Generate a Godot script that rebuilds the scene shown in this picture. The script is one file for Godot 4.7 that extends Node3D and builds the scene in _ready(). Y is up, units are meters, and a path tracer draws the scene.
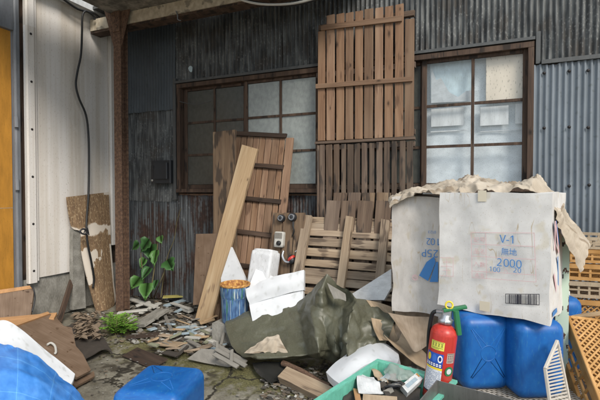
extends Node3D
# A cluttered yard behind an old corrugated-iron workshop. World: x runs right along the back wall (plane z = 0),
# z runs from the wall towards the photographer, y is up, metres.

const F := 425.0                       # focal length in pixels of the 600 x 400 photograph
# brush strokes of the printed characters, on a ten by ten field
const G_MU := [[3, 10, 1, 8], [2.2, 8.6, 9, 8.6], [0.5, 5.8, 9.5, 5.8], [1, 3.2, 9, 3.2], [2.2, 8.6, 2.2, 3.2], [4.1, 8.6, 4.1, 3.2], [6.1, 8.6, 6.1, 3.2], [8, 8.6, 8, 3.2], [1.6, 2, 1, 0.5], [4, 2, 4.1, 0.6], [6, 2, 6.3, 0.6], [8.2, 2, 9.2, 0.5]]
const G_JI := [[0.5, 6.5, 4, 6.5], [2.2, 9.5, 2.2, 2.1], [0.3, 1.8, 4.2, 2.8], [4.6, 5.8, 9, 7], [9, 7, 8.8, 3.4], [6.9, 9.5, 6.9, 2.5], [5.4, 7.5, 5.4, 1], [5.4, 1, 9.5, 1], [9.5, 1, 9.5, 2.4]]
const G_KI := [[0.5, 8.5, 4, 8.5], [1, 7, 3.6, 7], [1, 5.6, 3.6, 5.6], [1, 4, 3.5, 4], [1, 4, 1, 1], [3.5, 4, 3.5, 1], [1, 1, 3.5, 1], [5, 8.5, 9, 8.5], [9, 8.5, 9, 5.2], [5, 5.2, 9, 5.2], [5, 5.2, 5, 1], [5, 1, 9.5, 1]]
const G_GO := [[2, 9.3, 8, 9.3], [2, 9.3, 2, 6.8], [8, 9.3, 8, 6.8], [2, 6.8, 8, 6.8], [0.5, 5, 9.5, 5], [3.2, 5, 3, 3], [3, 3, 8, 3], [8, 3, 7, 0.5]]
const G_HIN := [[3, 9.5, 7, 9.5], [3, 9.5, 3, 6], [7, 9.5, 7, 6], [3, 6, 7, 6], [0.7, 4.5, 4.3, 4.5], [0.7, 4.5, 0.7, 0.7], [4.3, 4.5, 4.3, 0.7], [0.7, 0.7, 4.3, 0.7], [5.7, 4.5, 9.3, 4.5], [5.7, 4.5, 5.7, 0.7], [9.3, 4.5, 9.3, 0.7], [5.7, 0.7, 9.3, 0.7]]
const G_MEI := [[4, 9.8, 1.5, 6.5], [3.6, 8.4, 8, 8.4], [8, 8.4, 1, 3], [4, 6.6, 5.5, 5.2], [3.6, 4, 8.4, 4], [3.6, 4, 3.6, 0.5], [8.4, 4, 8.4, 0.5], [3.6, 0.5, 8.4, 0.5]]
const G_NYU := [[3, 9.2, 5, 8.6], [5, 8.6, 1, 0.8], [5, 7, 9.3, 0.8]]
const G_SU := [[0.8, 7.6, 5, 7.6], [2.9, 9.6, 2.9, 5], [1, 9, 4.6, 5.6], [4.8, 9, 1, 5.8], [0.5, 4, 5, 4], [2.6, 5, 1.2, 2.2], [1.2, 2.2, 4.4, 0.6], [4.2, 4, 1, 0.5], [6.6, 9.6, 5.6, 6], [6.2, 7.4, 9.6, 7.4], [8.6, 7.4, 5.2, 0.6], [6.2, 5.6, 9.6, 0.6]]
const EYE := Vector3(0, 1.3, 4.0)
var eye_basis := Basis(Vector3.UP, deg_to_rad(23.0)) * Basis(Vector3.RIGHT, deg_to_rad(-1.2))
var rng := RandomNumberGenerator.new()
var M := {}
var world_of := {}                     # node -> its world transform
var taken := {}

func _ready() -> void:
	rng.seed = 7
	setup_camera_and_light()
	make_materials()
	build_ground()
	build_workshop()
	build_store_wall()
	build_canopy()
	build_tall_slats()
	build_leaning_boards()
	build_pallets()
	build_foam_and_can()
	build_left_corner()
	build_olive_tarp()
	build_cartons()
	build_front_right()
	build_crates()
	build_plants()
	build_scraps()

# ------------------------------------------------------------------ camera, sky, sun, exposure
func setup_camera_and_light() -> void:
	var cam := Camera3D.new()
	cam.name = "camera"
	cam.fov = rad_to_deg(2.0 * atan(200.0 / F))
	cam.near = 0.05
	cam.far = 400.0
	cam.transform = Transform3D(eye_basis, EYE)
	add_child(cam)
	var env := Environment.new()
	env.background_mode = Environment.BG_SKY
	var sm := ProceduralSkyMaterial.new()
	sm.sky_top_color = Color(0.71, 0.755, 0.80)
	sm.sky_horizon_color = Color(0.76, 0.78, 0.80)
	sm.sky_curve = 0.2
	sm.ground_bottom_color = Color(0.30, 0.29, 0.27)
	sm.ground_horizon_color = Color(0.55, 0.55, 0.54)
	sm.sun_angle_max = 1.0
	var sky := Sky.new()
	sky.sky_material = sm
	env.sky = sky
	env.tonemap_mode = Environment.TONE_MAPPER_LINEAR
	env.tonemap_exposure = 1.9
	env.sdfgi_enabled = true
	env.ssao_enabled = true
	env.ssil_enabled = true
	var we := WorldEnvironment.new()
	we.name = "environment"
	we.environment = env
	add_child(we)
	var sun := DirectionalLight3D.new()
	sun.name = "sun"
	sun.light_energy = 0.5
	sun.light_angular_distance = 20.0
	sun.light_color = Color(1.0, 0.97, 0.93)
	sun.shadow_enabled = true
	sun.transform = Transform3D(Basis.looking_at(Vector3(-0.66, -0.74, -0.62).normalized(), Vector3.UP), Vector3(0, 8, 0))
	add_child(sun)

# ------------------------------------------------------------------ pixels to places
func ray(px: float, py: float) -> Vector3:
	return eye_basis * Vector3((px - 300.0) / F, -(py - 200.0) / F, -1.0)
func W(px: float, py: float, z := 0.0) -> Vector3:      # on a plane parallel to the back wall
	var r := ray(px, py)
	return EYE + r * ((z - EYE.z) / r.z)
func L(px: float, py: float, x := -4.06) -> Vector3:    # on a plane parallel to the left wall
	var r := ray(px, py)
	return EYE + r * (x / r.x)
func G(px: float, py: float, h := 0.0) -> Vector3:      # at a height above the ground
	var r := ray(px, py)
	return EYE + r * ((h - EYE.y) / r.y)
func D(px: float, py: float, d: float) -> Vector3:      # at a distance estimated from size and neighbours
	return EYE + ray(px, py) * d
func frame3(a: Vector3, b: Vector3, c: Vector3) -> Transform3D:   # plane through three points, z towards the yard
	var x := (b - a).normalized()
	var z := x.cross(c - a).normalized()
	if z.dot(EYE - a) < 0.0:
		z = -z
	return Transform3D(Basis(x, z.cross(x), z), a)
func lean_frame(at: Vector3, lean: float, turn := 0.0) -> Transform3D:
	return Transform3D(Basis(Vector3.UP, deg_to_rad(turn)) * Basis(Vector3.RIGHT, deg_to_rad(-lean)), at)
func on(fr: Transform3D, px: float, py: float, off := 0.0) -> Vector3:
	var r := ray(px, py)
	var n := fr.basis.z
	var t := (fr.origin + n * off - EYE).dot(n) / r.dot(n)
	return EYE + r * t

# ------------------------------------------------------------------ nodes
func numbered(called: String) -> String:
	var n: int = taken.get(called, 0)
	taken[called] = n + 1
	return called if n == 0 else "%s_%03d" % [called, n]
func meta(o: Node, label: String, category: String, group := "", kind := "") -> void:
	if label: o.set_meta("label", label)
	if category: o.set_meta("category", category)
	if group: o.set_meta("group", group)
	if kind: o.set_meta("kind", kind)
func thing(called: String, label: String, category: String, at: Vector3, group := "") -> Node3D:
	var o := Node3D.new()
	o.name = numbered(called)
	o.position = at
	add_child(o)
	world_of[o] = o.transform
	meta(o, label, category, group)
	return o
func part(parent: Node3D, called: String, mesh: Mesh, mat: Material, xf := Transform3D()) -> MeshInstance3D:
	var o := MeshInstance3D.new()
	o.name = called
	o.mesh = mesh
	o.material_override = mat
	o.transform = (world_of[parent] as Transform3D).affine_inverse() * xf
	parent.add_child(o, true)
	world_of[o] = xf
	return o
func single(called: String, mesh: Mesh, mat: Material, label: String, category: String, group := "", xf := Transform3D(), kind := "") -> MeshInstance3D:
	var o := MeshInstance3D.new()
	o.name = numbered(called)
	o.mesh = mesh
	o.material_override = mat
	o.transform = xf
	add_child(o)
	world_of[o] = xf
	meta(o, label, category, group, kind)
	return o

# ------------------------------------------------------------------ mesh tools
func new_st(smooth := false) -> SurfaceTool:
	var st := SurfaceTool.new()
	st.begin(Mesh.PRIMITIVE_TRIANGLES)
	st.set_smooth_group(0 if smooth else -1)
	return st
func done(st: SurfaceTool) -> ArrayMesh:
	st.generate_normals()
	return st.commit()
func tri(st: SurfaceTool, a: Vector3, b: Vector3, c: Vector3, ua: Vector2, ub: Vector2, uc: Vector2) -> void:
	st.set_uv(ua)
	st.add_vertex(a)
	st.set_uv(ub)
	st.add_vertex(b)
	st.set_uv(uc)
	st.add_vertex(c)
func quad(st: SurfaceTool, a: Vector3, b: Vector3, c: Vector3, d: Vector3, ua := Vector2(0, 0), ub := Vector2(1, 0), uc := Vector2(1, 1), ud := Vector2(0, 1)) -> void:
	tri(st, a, b, c, ua, ub, uc)
	tri(st, a, c, d, ua, uc, ud)
func chamfer_rect(w: float, t: float, b: float) -> Array:
	var x := w / 2.0
	var z := t / 2.0
	return [Vector2(x - b, z), Vector2(x, z - b), Vector2(x, -z + b), Vector2(x - b, -z), Vector2(-x + b, -z), Vector2(-x, -z + b), Vector2(-x, z - b), Vector2(-x + b, z)]
# a length of timber along y: chamfered section, slightly uneven, grain along v (texture of 1 m x 2.5 m)
func add_bar(st: SurfaceTool, xf: Transform3D, w: float, len: float, t: float, bev := 0.003, jit := 0.0, segs := 1, bow := 0.0) -> void:
	var sec := chamfer_rect(w, t, minf(bev, minf(w, t) * 0.4))
	var u0 := rng.randf() * maxf(0.05, 1.0 - 2.0 * (w + t))
	var v0 := rng.randf() * maxf(0.02, 2.5 - len)
	var rings := []
	for k in segs + 1:
		var f := float(k) / segs
		var ring := []
		var s := 1.0 - rng.randf() * jit / maxf(w, 0.01)
		var skew := rng.randf_range(-jit, jit)
		for p: Vector2 in sec:
			var e := 0.0
			if k == 0 or k == segs:
				e = rng.randf_range(-jit, jit) + skew * p.x / maxf(w, 0.01) * 2.0
			ring.append(xf * Vector3(p.x * s + rng.randf_range(-jit, jit) * 0.3, (f - 0.5) * len + e, p.y + sin(f * PI) * bow + rng.randf_range(-jit, jit) * 0.2))
		rings.append(ring)
	var per := [0.0]
	for i in 8:
		var a: Vector2 = sec[i]
		per.append(per[i] + a.distance_to(sec[(i + 1) % 8]))
	for k in segs:
		for i in 8:
			var j := (i + 1) % 8
			var va := (v0 + len * k / segs) / 2.5
			var vb := (v0 + len * (k + 1) / segs) / 2.5
			quad(st, rings[k][i], rings[k][j], rings[k + 1][j], rings[k + 1][i], Vector2(u0 + per[i], va), Vector2(u0 + per[i + 1], va), Vector2(u0 + per[i + 1], vb), Vector2(u0 + per[i], vb))
	for k in [0, segs]:
		for i in range(1, 7):
			var p0: Vector2 = sec[0]
			var p1: Vector2 = sec[i]
			var p2: Vector2 = sec[i + 1]
			var o := Vector2(u0 + w, v0 / 2.5 + 0.02)
			tri(st, rings[k][0], rings[k][i], rings[k][i + 1], o + p0, o + p1, o + p2)
func bar(w: float, len: float, t: float, bev := 0.003, jit := 0.0, segs := 1, bow := 0.0) -> ArrayMesh:
	var st := new_st()
	add_bar(st, Transform3D(), w, len, t, bev, jit, segs, bow)
	return done(st)
func along(a: Vector3, b: Vector3, normal: Vector3) -> Transform3D:   # y from a to b, z near normal, centred
	var y := (b - a).normalized()
	var x := y.cross(normal).normalized()
	return Transform3D(Basis(x, y, x.cross(y)), (a + b) / 2.0)
func board(parent: Node3D, called: String, a: Vector3, b: Vector3, w: float, t: float, normal: Vector3, mat: Material, jit := 0.0015, bow := 0.0) -> MeshInstance3D:
	return part(parent, called, bar(w, a.distance_to(b), t, 0.003, jit, 4, bow), mat, along(a, b, normal))
func add_box(st: SurfaceTool, lo: Vector3, hi: Vector3, bev := 0.003, xf := Transform3D()) -> void:
	var s := hi - lo
	add_bar(st, xf * Transform3D(Basis(), (lo + hi) / 2.0), s.x, s.y, s.z, bev)
func box(lo: Vector3, hi: Vector3, bev := 0.003) -> ArrayMesh:
	var st := new_st()
	add_box(st, lo, hi, bev)
	return done(st)
func add_tube(st: SurfaceTool, pts: Array, r: float, sides := 8, r_end := -1.0) -> void:
	var up := Vector3.UP
	var rings := []
	var dist := 0.0
	for i in pts.size():
		var p: Vector3 = pts[i]
		var dir: Vector3 = ((pts[mini(i + 1, pts.size() - 1)] as Vector3) - (pts[maxi(i - 1, 0)] as Vector3)).normalized()
		if absf(dir.dot(up)) > 0.95:
			up = Vector3.RIGHT if absf(dir.x) < 0.8 else Vector3.FORWARD
		var s := dir.cross(up).normalized()
		up = s.cross(dir).normalized()
		var rr := r if r_end < 0.0 else lerpf(r, r_end, float(i) / (pts.size() - 1))
		var ring := []
		for k in sides:
			var a := TAU * k / sides
			ring.append(p + (s * cos(a) + up * sin(a)) * rr)
		if i > 0:
			dist += p.distance_to(pts[i - 1])
		rings.append([ring, dist])
	for i in pts.size() - 1:
		for k in sides:
			var j := (k + 1) % sides
			var ua := float(k) / sides
			var ub := float(k + 1) / sides
			quad(st, rings[i][0][k], rings[i][0][j], rings[i + 1][0][j], rings[i + 1][0][k], Vector2(ua, rings[i][1]), Vector2(ub, rings[i][1]), Vector2(ub, rings[i + 1][1]), Vector2(ua, rings[i + 1][1]))
	for e in [0, pts.size() - 1]:
		for k in range(1, sides - 1):
			tri(st, rings[e][0][0], rings[e][0][k], rings[e][0][k + 1], Vector2.ZERO, Vector2.RIGHT * 0.1, Vector2.ONE * 0.1)
func curve(pts: Array, n := 6, stiff := 0.0) -> Array:   # smooth line through points; stiff 1 keeps the corners
	var out := []
	for i in pts.size() - 1:
		var a: Vector3 = pts[maxi(i - 1, 0)]
		var b: Vector3 = pts[i]
		var c: Vector3 = pts[i + 1]
		var d: Vector3 = pts[mini(i + 2, pts.size() - 1)]
		for k in n:
			out.append(b.cubic_interpolate(c, a, d, float(k) / n).lerp(b.lerp(c, float(k) / n), stiff))
	out.append(pts[-1])
	return out
func tube(pts: Array, r: float, sides := 8, r_end := -1.0) -> ArrayMesh:
	var st := new_st(true)
	add_tube(st, pts, r, sides, r_end)
	return done(st)
func add_lathe(st: SurfaceTool, prof: Array, n: int, xf := Transform3D(), a0 := 0.0, a1 := TAU) -> void:
	for i in prof.size() - 1:
		var p: Vector2 = prof[i]
		var q: Vector2 = prof[i + 1]
		for k in n:
			var a := lerpf(a0, a1, float(k) / n)
			var b := lerpf(a0, a1, float(k + 1) / n)
			var ca := Vector3(sin(a), 0, cos(a))
			var cb := Vector3(sin(b), 0, cos(b))
			var ua := float(k) / n
			var ub := float(k + 1) / n
			var va := 1.0 - float(i) / (prof.size() - 1)
			var vb := 1.0 - float(i + 1) / (prof.size() - 1)
			quad(st, xf * (ca * p.x + Vector3.UP * p.y), xf * (cb * p.x + Vector3.UP * p.y), xf * (cb * q.x + Vector3.UP * q.y), xf * (ca * q.x + Vector3.UP * q.y), Vector2(ua, va), Vector2(ub, va), Vector2(ub, vb), Vector2(ua, vb))
func lathe(prof: Array, n := 32, a0 := 0.0, a1 := TAU, smooth := true) -> ArrayMesh:
	var st := new_st(smooth)
	add_lathe(st, prof, n, Transform3D(), a0, a1)
	return done(st)
func rounded_box(size: Vector3, r: float, n := 10, bulge := 0.0) -> ArrayMesh:   # a moulded plastic body
	var st := new_st(true)
	var inner := size / 2.0 - Vector3.ONE * r
	for axis in 3:
		for s in [-1.0, 1.0]:
			var grid := []
			for i in n + 1:
				var row := []
				for j in n + 1:
					var p := Vector3.ZERO
					p[axis] = s
					p[(axis + 1) % 3] = sin((float(i) / n - 0.5) * PI) * 0.5 + (float(i) / n - 0.5)
					p[(axis + 2) % 3] = sin((float(j) / n - 0.5) * PI) * 0.5 + (float(j) / n - 0.5)
					var q := p * size / 2.0
					var c := q.clamp(-inner, inner)
					var v := c + (q - c).normalized() * r if q.distance_to(c) > 1e-6 else q
					v[axis] += s * bulge * (1.0 - pow(p[(axis + 1) % 3], 2.0)) * (1.0 - pow(p[(axis + 2) % 3], 2.0))
					row.append([v, (q - c).normalized()])
				grid.append(row)
			for i in n:
				for j in n:
					var ids := [[i, j], [i + 1, j], [i + 1, j + 1], [i, j + 1]]
					var a: Vector3 = grid[i][j][0]
					var turn: Vector3 = ((grid[i + 1][j][0] as Vector3) - a).cross((grid[i + 1][j + 1][0] as Vector3) - a)
					if turn.dot(grid[i][j][1]) > 0.0:
						ids.reverse()
					for k in [0, 1, 2, 0, 2, 3]:
						var g: Array = grid[ids[k][0]][ids[k][1]]
						st.set_uv(Vector2(ids[k][0], ids[k][1]) / n)
						st.set_normal(g[1])
						st.add_vertex(g[0])
	return st.commit()
func prism_points(front: Array, off: Vector3) -> ArrayMesh:   # a flat sheet: outline of 3D points in one plane, pushed back by off
	var st := new_st()
	add_prism(st, front, off)
	return done(st)
func add_prism(st: SurfaceTool, front: Array, off: Vector3) -> void:
	var a: Vector3 = front[0]
	var n := off.normalized()
	var x := ((front[1] as Vector3) - a).normalized()
	var y := n.cross(x)
	var flat := PackedVector2Array()
	for p: Vector3 in front:
		flat.append(Vector2((p - a).dot(x), (p - a).dot(y)))
	var ids := Geometry2D.triangulate_polygon(flat)
	for i in range(0, ids.size(), 3):
		for o in [Vector3.ZERO, off]:
			tri(st, front[ids[i]] + o, front[ids[i + 1]] + o, front[ids[i + 2]] + o, flat[ids[i]], flat[ids[i + 1]], flat[ids[i + 2]])
	for i in front.size():
		var j := (i + 1) % front.size()
		var e := flat[i].distance_to(flat[j])
		quad(st, front[i], front[j], front[j] + off, front[i] + off, Vector2(0, 0), Vector2(e, 0), Vector2(e, off.length()), Vector2(0, off.length()))
func slab(fr: Transform3D, px: Array, thick: float) -> ArrayMesh:    # outline in pixels on the plane fr
	var pts := []
	for p in px:
		pts.append(on(fr, p[0], p[1]))
	return prism_points(pts, -fr.basis.z * thick)
func noise(seed_: int, freq: float, oct := 3, type := FastNoiseLite.TYPE_SIMPLEX_SMOOTH, fractal := FastNoiseLite.FRACTAL_FBM) -> FastNoiseLite:
	var n := FastNoiseLite.new()
	n.seed = seed_
	n.frequency = freq
	n.noise_type = type
	n.fractal_type = fractal
	n.fractal_octaves = oct
	return n
func pts_of(rows: Array) -> Array:                       # [[x, y, depth], ...] rows to points
	var out := []
	for r in rows:
		var line := []
		for p in r:
			line.append(D(p[0], p[1], p[2]))
		out.append(line)
	return out
# stiff cloth crumples into flat facets: random heights on a coarse net, joined by straight triangles
func facet(x: float, y: float, seed_: int) -> float:
	var i := int(floor(x))
	var j := int(floor(y))
	var u := x - i
	var v := y - j
	var a := rand_from_seed(i * 7919 + j * 104729 + seed_)[0] % 1000 / 500.0 - 1.0
	var b := rand_from_seed((i + 1) * 7919 + j * 104729 + seed_)[0] % 1000 / 500.0 - 1.0
	var c := rand_from_seed(i * 7919 + (j + 1) * 104729 + seed_)[0] % 1000 / 500.0 - 1.0
	var d := rand_from_seed((i + 1) * 7919 + (j + 1) * 104729 + seed_)[0] % 1000 / 500.0 - 1.0
	if (i + j) % 2 == 0:
		return a + (b - a) * u + (d - b) * v if u > v else a + (d - c) * u + (c - a) * v
	return a + (b - a) * u + (c - a) * v if u + v < 1.0 else d + (c - d) * (1.0 - u) + (b - d) * (1.0 - v)
# a sheet of cloth, film or card through rows of points, creased by noise; thick > 0 gives it a second face and edges
func add_patch(st: SurfaceTool, rows: Array, sub: int, amp: float, freq: float, seed_: int, thick := 0.0, flat_floor := -10.0, stiff := 0.0, grow := 1.0) -> void:
	var nr: int = (rows.size() - 1) * sub
	var nc: int = ((rows[0] as Array).size() - 1) * sub
	var warp := noise(seed_, freq * 0.7, 2)
	var fine := noise(seed_ + 1, freq * 3.1, 2, FastNoiseLite.TYPE_CELLULAR, FastNoiseLite.FRACTAL_FBM)
	var cr := RandomNumberGenerator.new()
	cr.seed = seed_
	var folds := []
	for k in 7:
		var dir := Vector3(cr.randf_range(-1, 1), cr.randf_range(-0.7, 0.7), cr.randf_range(-1, 1)).normalized()
		folds.append([dir * freq * cr.randf_range(0.45, 1.7), cr.randf(), cr.randf_range(0.4, 1.0)])
	var lines := []
	for r: Array in rows:
		lines.append(curve(r, sub, stiff))
	var g := []
	for i in nr + 1:
		var k := mini(i / sub, rows.size() - 2)
		var f := float(i - k * sub) / sub
		var row := PackedVector3Array()
		for j in nc + 1:
			var a: Vector3 = lines[maxi(k - 1, 0)][j]
			var b: Vector3 = lines[k][j]
			var c: Vector3 = lines[k + 1][j]
			var d: Vector3 = lines[mini(k + 2, rows.size() - 1)][j]
			row.append(b.cubic_interpolate(c, a, d, f).lerp(b.lerp(c, f), stiff))
		g.append(row)
	var span_u := (g[nr / 2][0] as Vector3).distance_to(g[nr / 2][nc])
	var span_v := (g[0][nc / 2] as Vector3).distance_to(g[nr][nc / 2])
	var h := []
	for i in nr + 1:
		var row := PackedVector3Array()
		for j in nc + 1:
			var du: Vector3 = g[mini(i + 1, nr)][j] - g[maxi(i - 1, 0)][j]
			var dv: Vector3 = g[i][mini(j + 1, nc)] - g[i][maxi(j - 1, 0)]
			var n := du.cross(dv).normalized()
			var p: Vector3 = g[i][j]
			var bent := 0.0
			var wv := warp.get_noise_3dv(p)
			for fd in folds:
				bent += (absf(fposmod(p.dot(fd[0]) + fd[1] + wv * 0.7, 1.0) - 0.5) * 2.0 - 0.5) * fd[2]
			var strength := amp * lerpf(1.0, grow, float(j) / nc)
			if stiff > 0.3:
				var fu := float(j) / nc * span_u * freq * 1.5 + warp.get_noise_3dv(p * 1.6) * 1.6
				var fv := float(i) / nr * span_v * freq * 1.5 + warp.get_noise_3dv(p * 1.6 + Vector3(5, 5, 5)) * 1.6
				bent = bent * 0.4 + facet(fu, fv, seed_) * 1.1 + facet(fu * 2.3 + 3.0, fv * 2.3, seed_ + 9) * 0.4
			p += n * (bent * strength * 0.55 + fine.get_noise_3dv(p) * strength * 0.12)
			p.y = maxf(p.y, flat_floor)
			row.append(p)
		h.append(row)
	var s: Vector3 = h[0][0]
	var uw := s.distance_to(h[0][nc])
	var vw := s.distance_to(h[nr][0])
	for i in nr:
		for j in nc:
			quad(st, h[i][j], h[i][j + 1], h[i + 1][j + 1], h[i + 1][j], Vector2(uw * j / nc, vw * i / nr), Vector2(uw * (j + 1) / nc, vw * i / nr), Vector2(uw * (j + 1) / nc, vw * (i + 1) / nr), Vector2(uw * j / nc, vw * (i + 1) / nr))
	if thick > 0.0:
		var du2: Vector3 = h[nr][nc / 2] - h[0][nc / 2]
		var dv2: Vector3 = h[nr / 2][nc] - h[nr / 2][0]
		var off := du2.cross(dv2).normalized()
		if off.dot(EYE - s) > 0.0:
			off = -off
		off *= thick
		st.set_smooth_group(1)
		for i in nr:
			for j in nc:
				quad(st, h[i][j] + off, h[i][j + 1] + off, h[i + 1][j + 1] + off, h[i + 1][j] + off)
		st.set_smooth_group(-1)
		for i in nr:
			for j in [0, nc]:
				quad(st, h[i][j], h[i + 1][j], h[i + 1][j] + off, h[i][j] + off)
		for j in nc:
			for i in [0, nr]:
				quad(st, h[i][j], h[i][j + 1], h[i][j + 1] + off, h[i][j] + off)
		st.set_smooth_group(0)
func patch(rows: Array, sub: int, amp: float, freq: float, seed_: int, thick := 0.0, flat_floor := -10.0, stiff := 0.0, grow := 1.0) -> ArrayMesh:
	var st := new_st(true)
	add_patch(st, rows, sub, amp, freq, seed_, thick, flat_floor, stiff, grow)
	return done(st)
func text_mesh(words: String, height: float) -> TextMesh:
	var t := TextMesh.new()
	var f := SystemFont.new()
	f.font_names = PackedStringArray(["Droid Sans"])
	t.font = f
	t.text = words
	t.font_size = 32
	t.pixel_size = height / 32.0
	t.depth = 0.0008
	return t

# ------------------------------------------------------------------ textures and materials
func rgb(r: int, g: int, b: int) -> Color:
	return Color(r / 255.0, g / 255.0, b / 255.0)
func computed(w: int, h: int, fn: Callable) -> Image:
	var data := PackedByteArray()
	data.resize(w * h * 3)
	var at := 0
	for y in h:
		for x in w:
			var c: Color = fn.call(float(x) / w, float(y) / h)
			data[at] = clampi(int(c.r * 255.0), 0, 255)
			data[at + 1] = clampi(int(c.g * 255.0), 0, 255)
			data[at + 2] = clampi(int(c.b * 255.0), 0, 255)
			at += 3
	return Image.create_from_data(w, h, false, Image.FORMAT_RGB8, data)
func mat(im: Image, rough := 0.85, tint := Color.WHITE, bump := 0.0, scale := Vector2.ONE) -> StandardMaterial3D:
	var m := StandardMaterial3D.new()
	m.albedo_color = tint
	m.roughness = rough
	if im:
		m.albedo_texture = ImageTexture.create_from_image(im)
		if bump > 0.0:
			var b: Image = im.duplicate()
			b.convert(Image.FORMAT_L8)
			b.convert(Image.FORMAT_RGBA8)
			b.bump_map_to_normal_map(bump)
			m.normal_enabled = true
			m.normal_texture = ImageTexture.create_from_image(b)
		m.uv1_scale = Vector3(scale.x, scale.y, 1)
	return m
func plain(c: Color, rough := 0.8, metal := 0.0) -> StandardMaterial3D:
	var m := StandardMaterial3D.new()
	m.albedo_color = c
	m.roughness = rough
	m.metallic = metal
	return m
func tinted(m: StandardMaterial3D, c: Color) -> StandardMaterial3D:
	var n: StandardMaterial3D = m.duplicate()
	n.albedo_color = c
	return n
func wood_image(seed_: int, base: Color, dark: Color, light: Color, stain: Color, stain_amount: float) -> Image:
	var grain := noise(seed_, 1.0, 3)
	var broad := noise(seed_ + 5, 1.0, 2)
	var spots := noise(seed_ + 9, 1.0, 3)
	var knots := []
	var r := RandomNumberGenerator.new()
	r.seed = seed_
	for i in 25:
		knots.append([])
	for i in 26:
		var kn := Vector3(r.randf(), r.randf() * 2.5, r.randf_range(0.006, 0.014))
		for b in range(maxi(0, int(kn.y * 10.0) - 1), mini(24, int(kn.y * 10.0) + 1) + 1):
			knots[b].append(kn)
	return computed(288, 700, func(u: float, v: float) -> Color:
		var y := v * 2.5
		var bend := broad.get_noise_2d(u * 3.0, y * 0.8) * 0.03
		var near := 0.0
		for k: Vector3 in knots[mini(24, int(y * 10.0))]:
			var dx := absf(u - k.x)
			var dy := absf(y - k.y)
			if dx < 0.05 and dy < 0.12:
				var q := (dx * dx + dy * dy * 0.2) / (k.z * k.z)
				near = maxf(near, exp(-q))
				bend += 0.02 * exp(-q * 0.3) * signf(u - k.x)
		var g := grain.get_noise_2d((u + bend) * 75.0, y * 2.2)
		var b := broad.get_noise_2d((u + bend) * 9.0, y * 0.9 + 40.0)
		var c := base.lerp(dark, clampf(0.35 + g * 0.9, 0.0, 1.0) * 0.65).lerp(light, clampf(b * 1.2, 0.0, 0.7))
		var s := smoothstep(0.52 - stain_amount, 0.75 - stain_amount, spots.get_noise_2d(u * 7.0, y * 2.4) + 0.25 * g + 0.2)
		c = c.lerp(stain, s * 0.75)
		return c.lerp(dark * 0.55, near * 0.85))
func variants(called: String, im: Image, tints: Array, rough := 0.86, bump := 1.6) -> void:
	var list := []
	var first := mat(im, rough, Color.WHITE, bump)
	for c: Color in tints:
		list.append(tinted(first, c))
	M[called] = list
func pick(called: String) -> StandardMaterial3D:
	var a: Array = M[called]
	return a[rng.randi() % a.size()]

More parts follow.
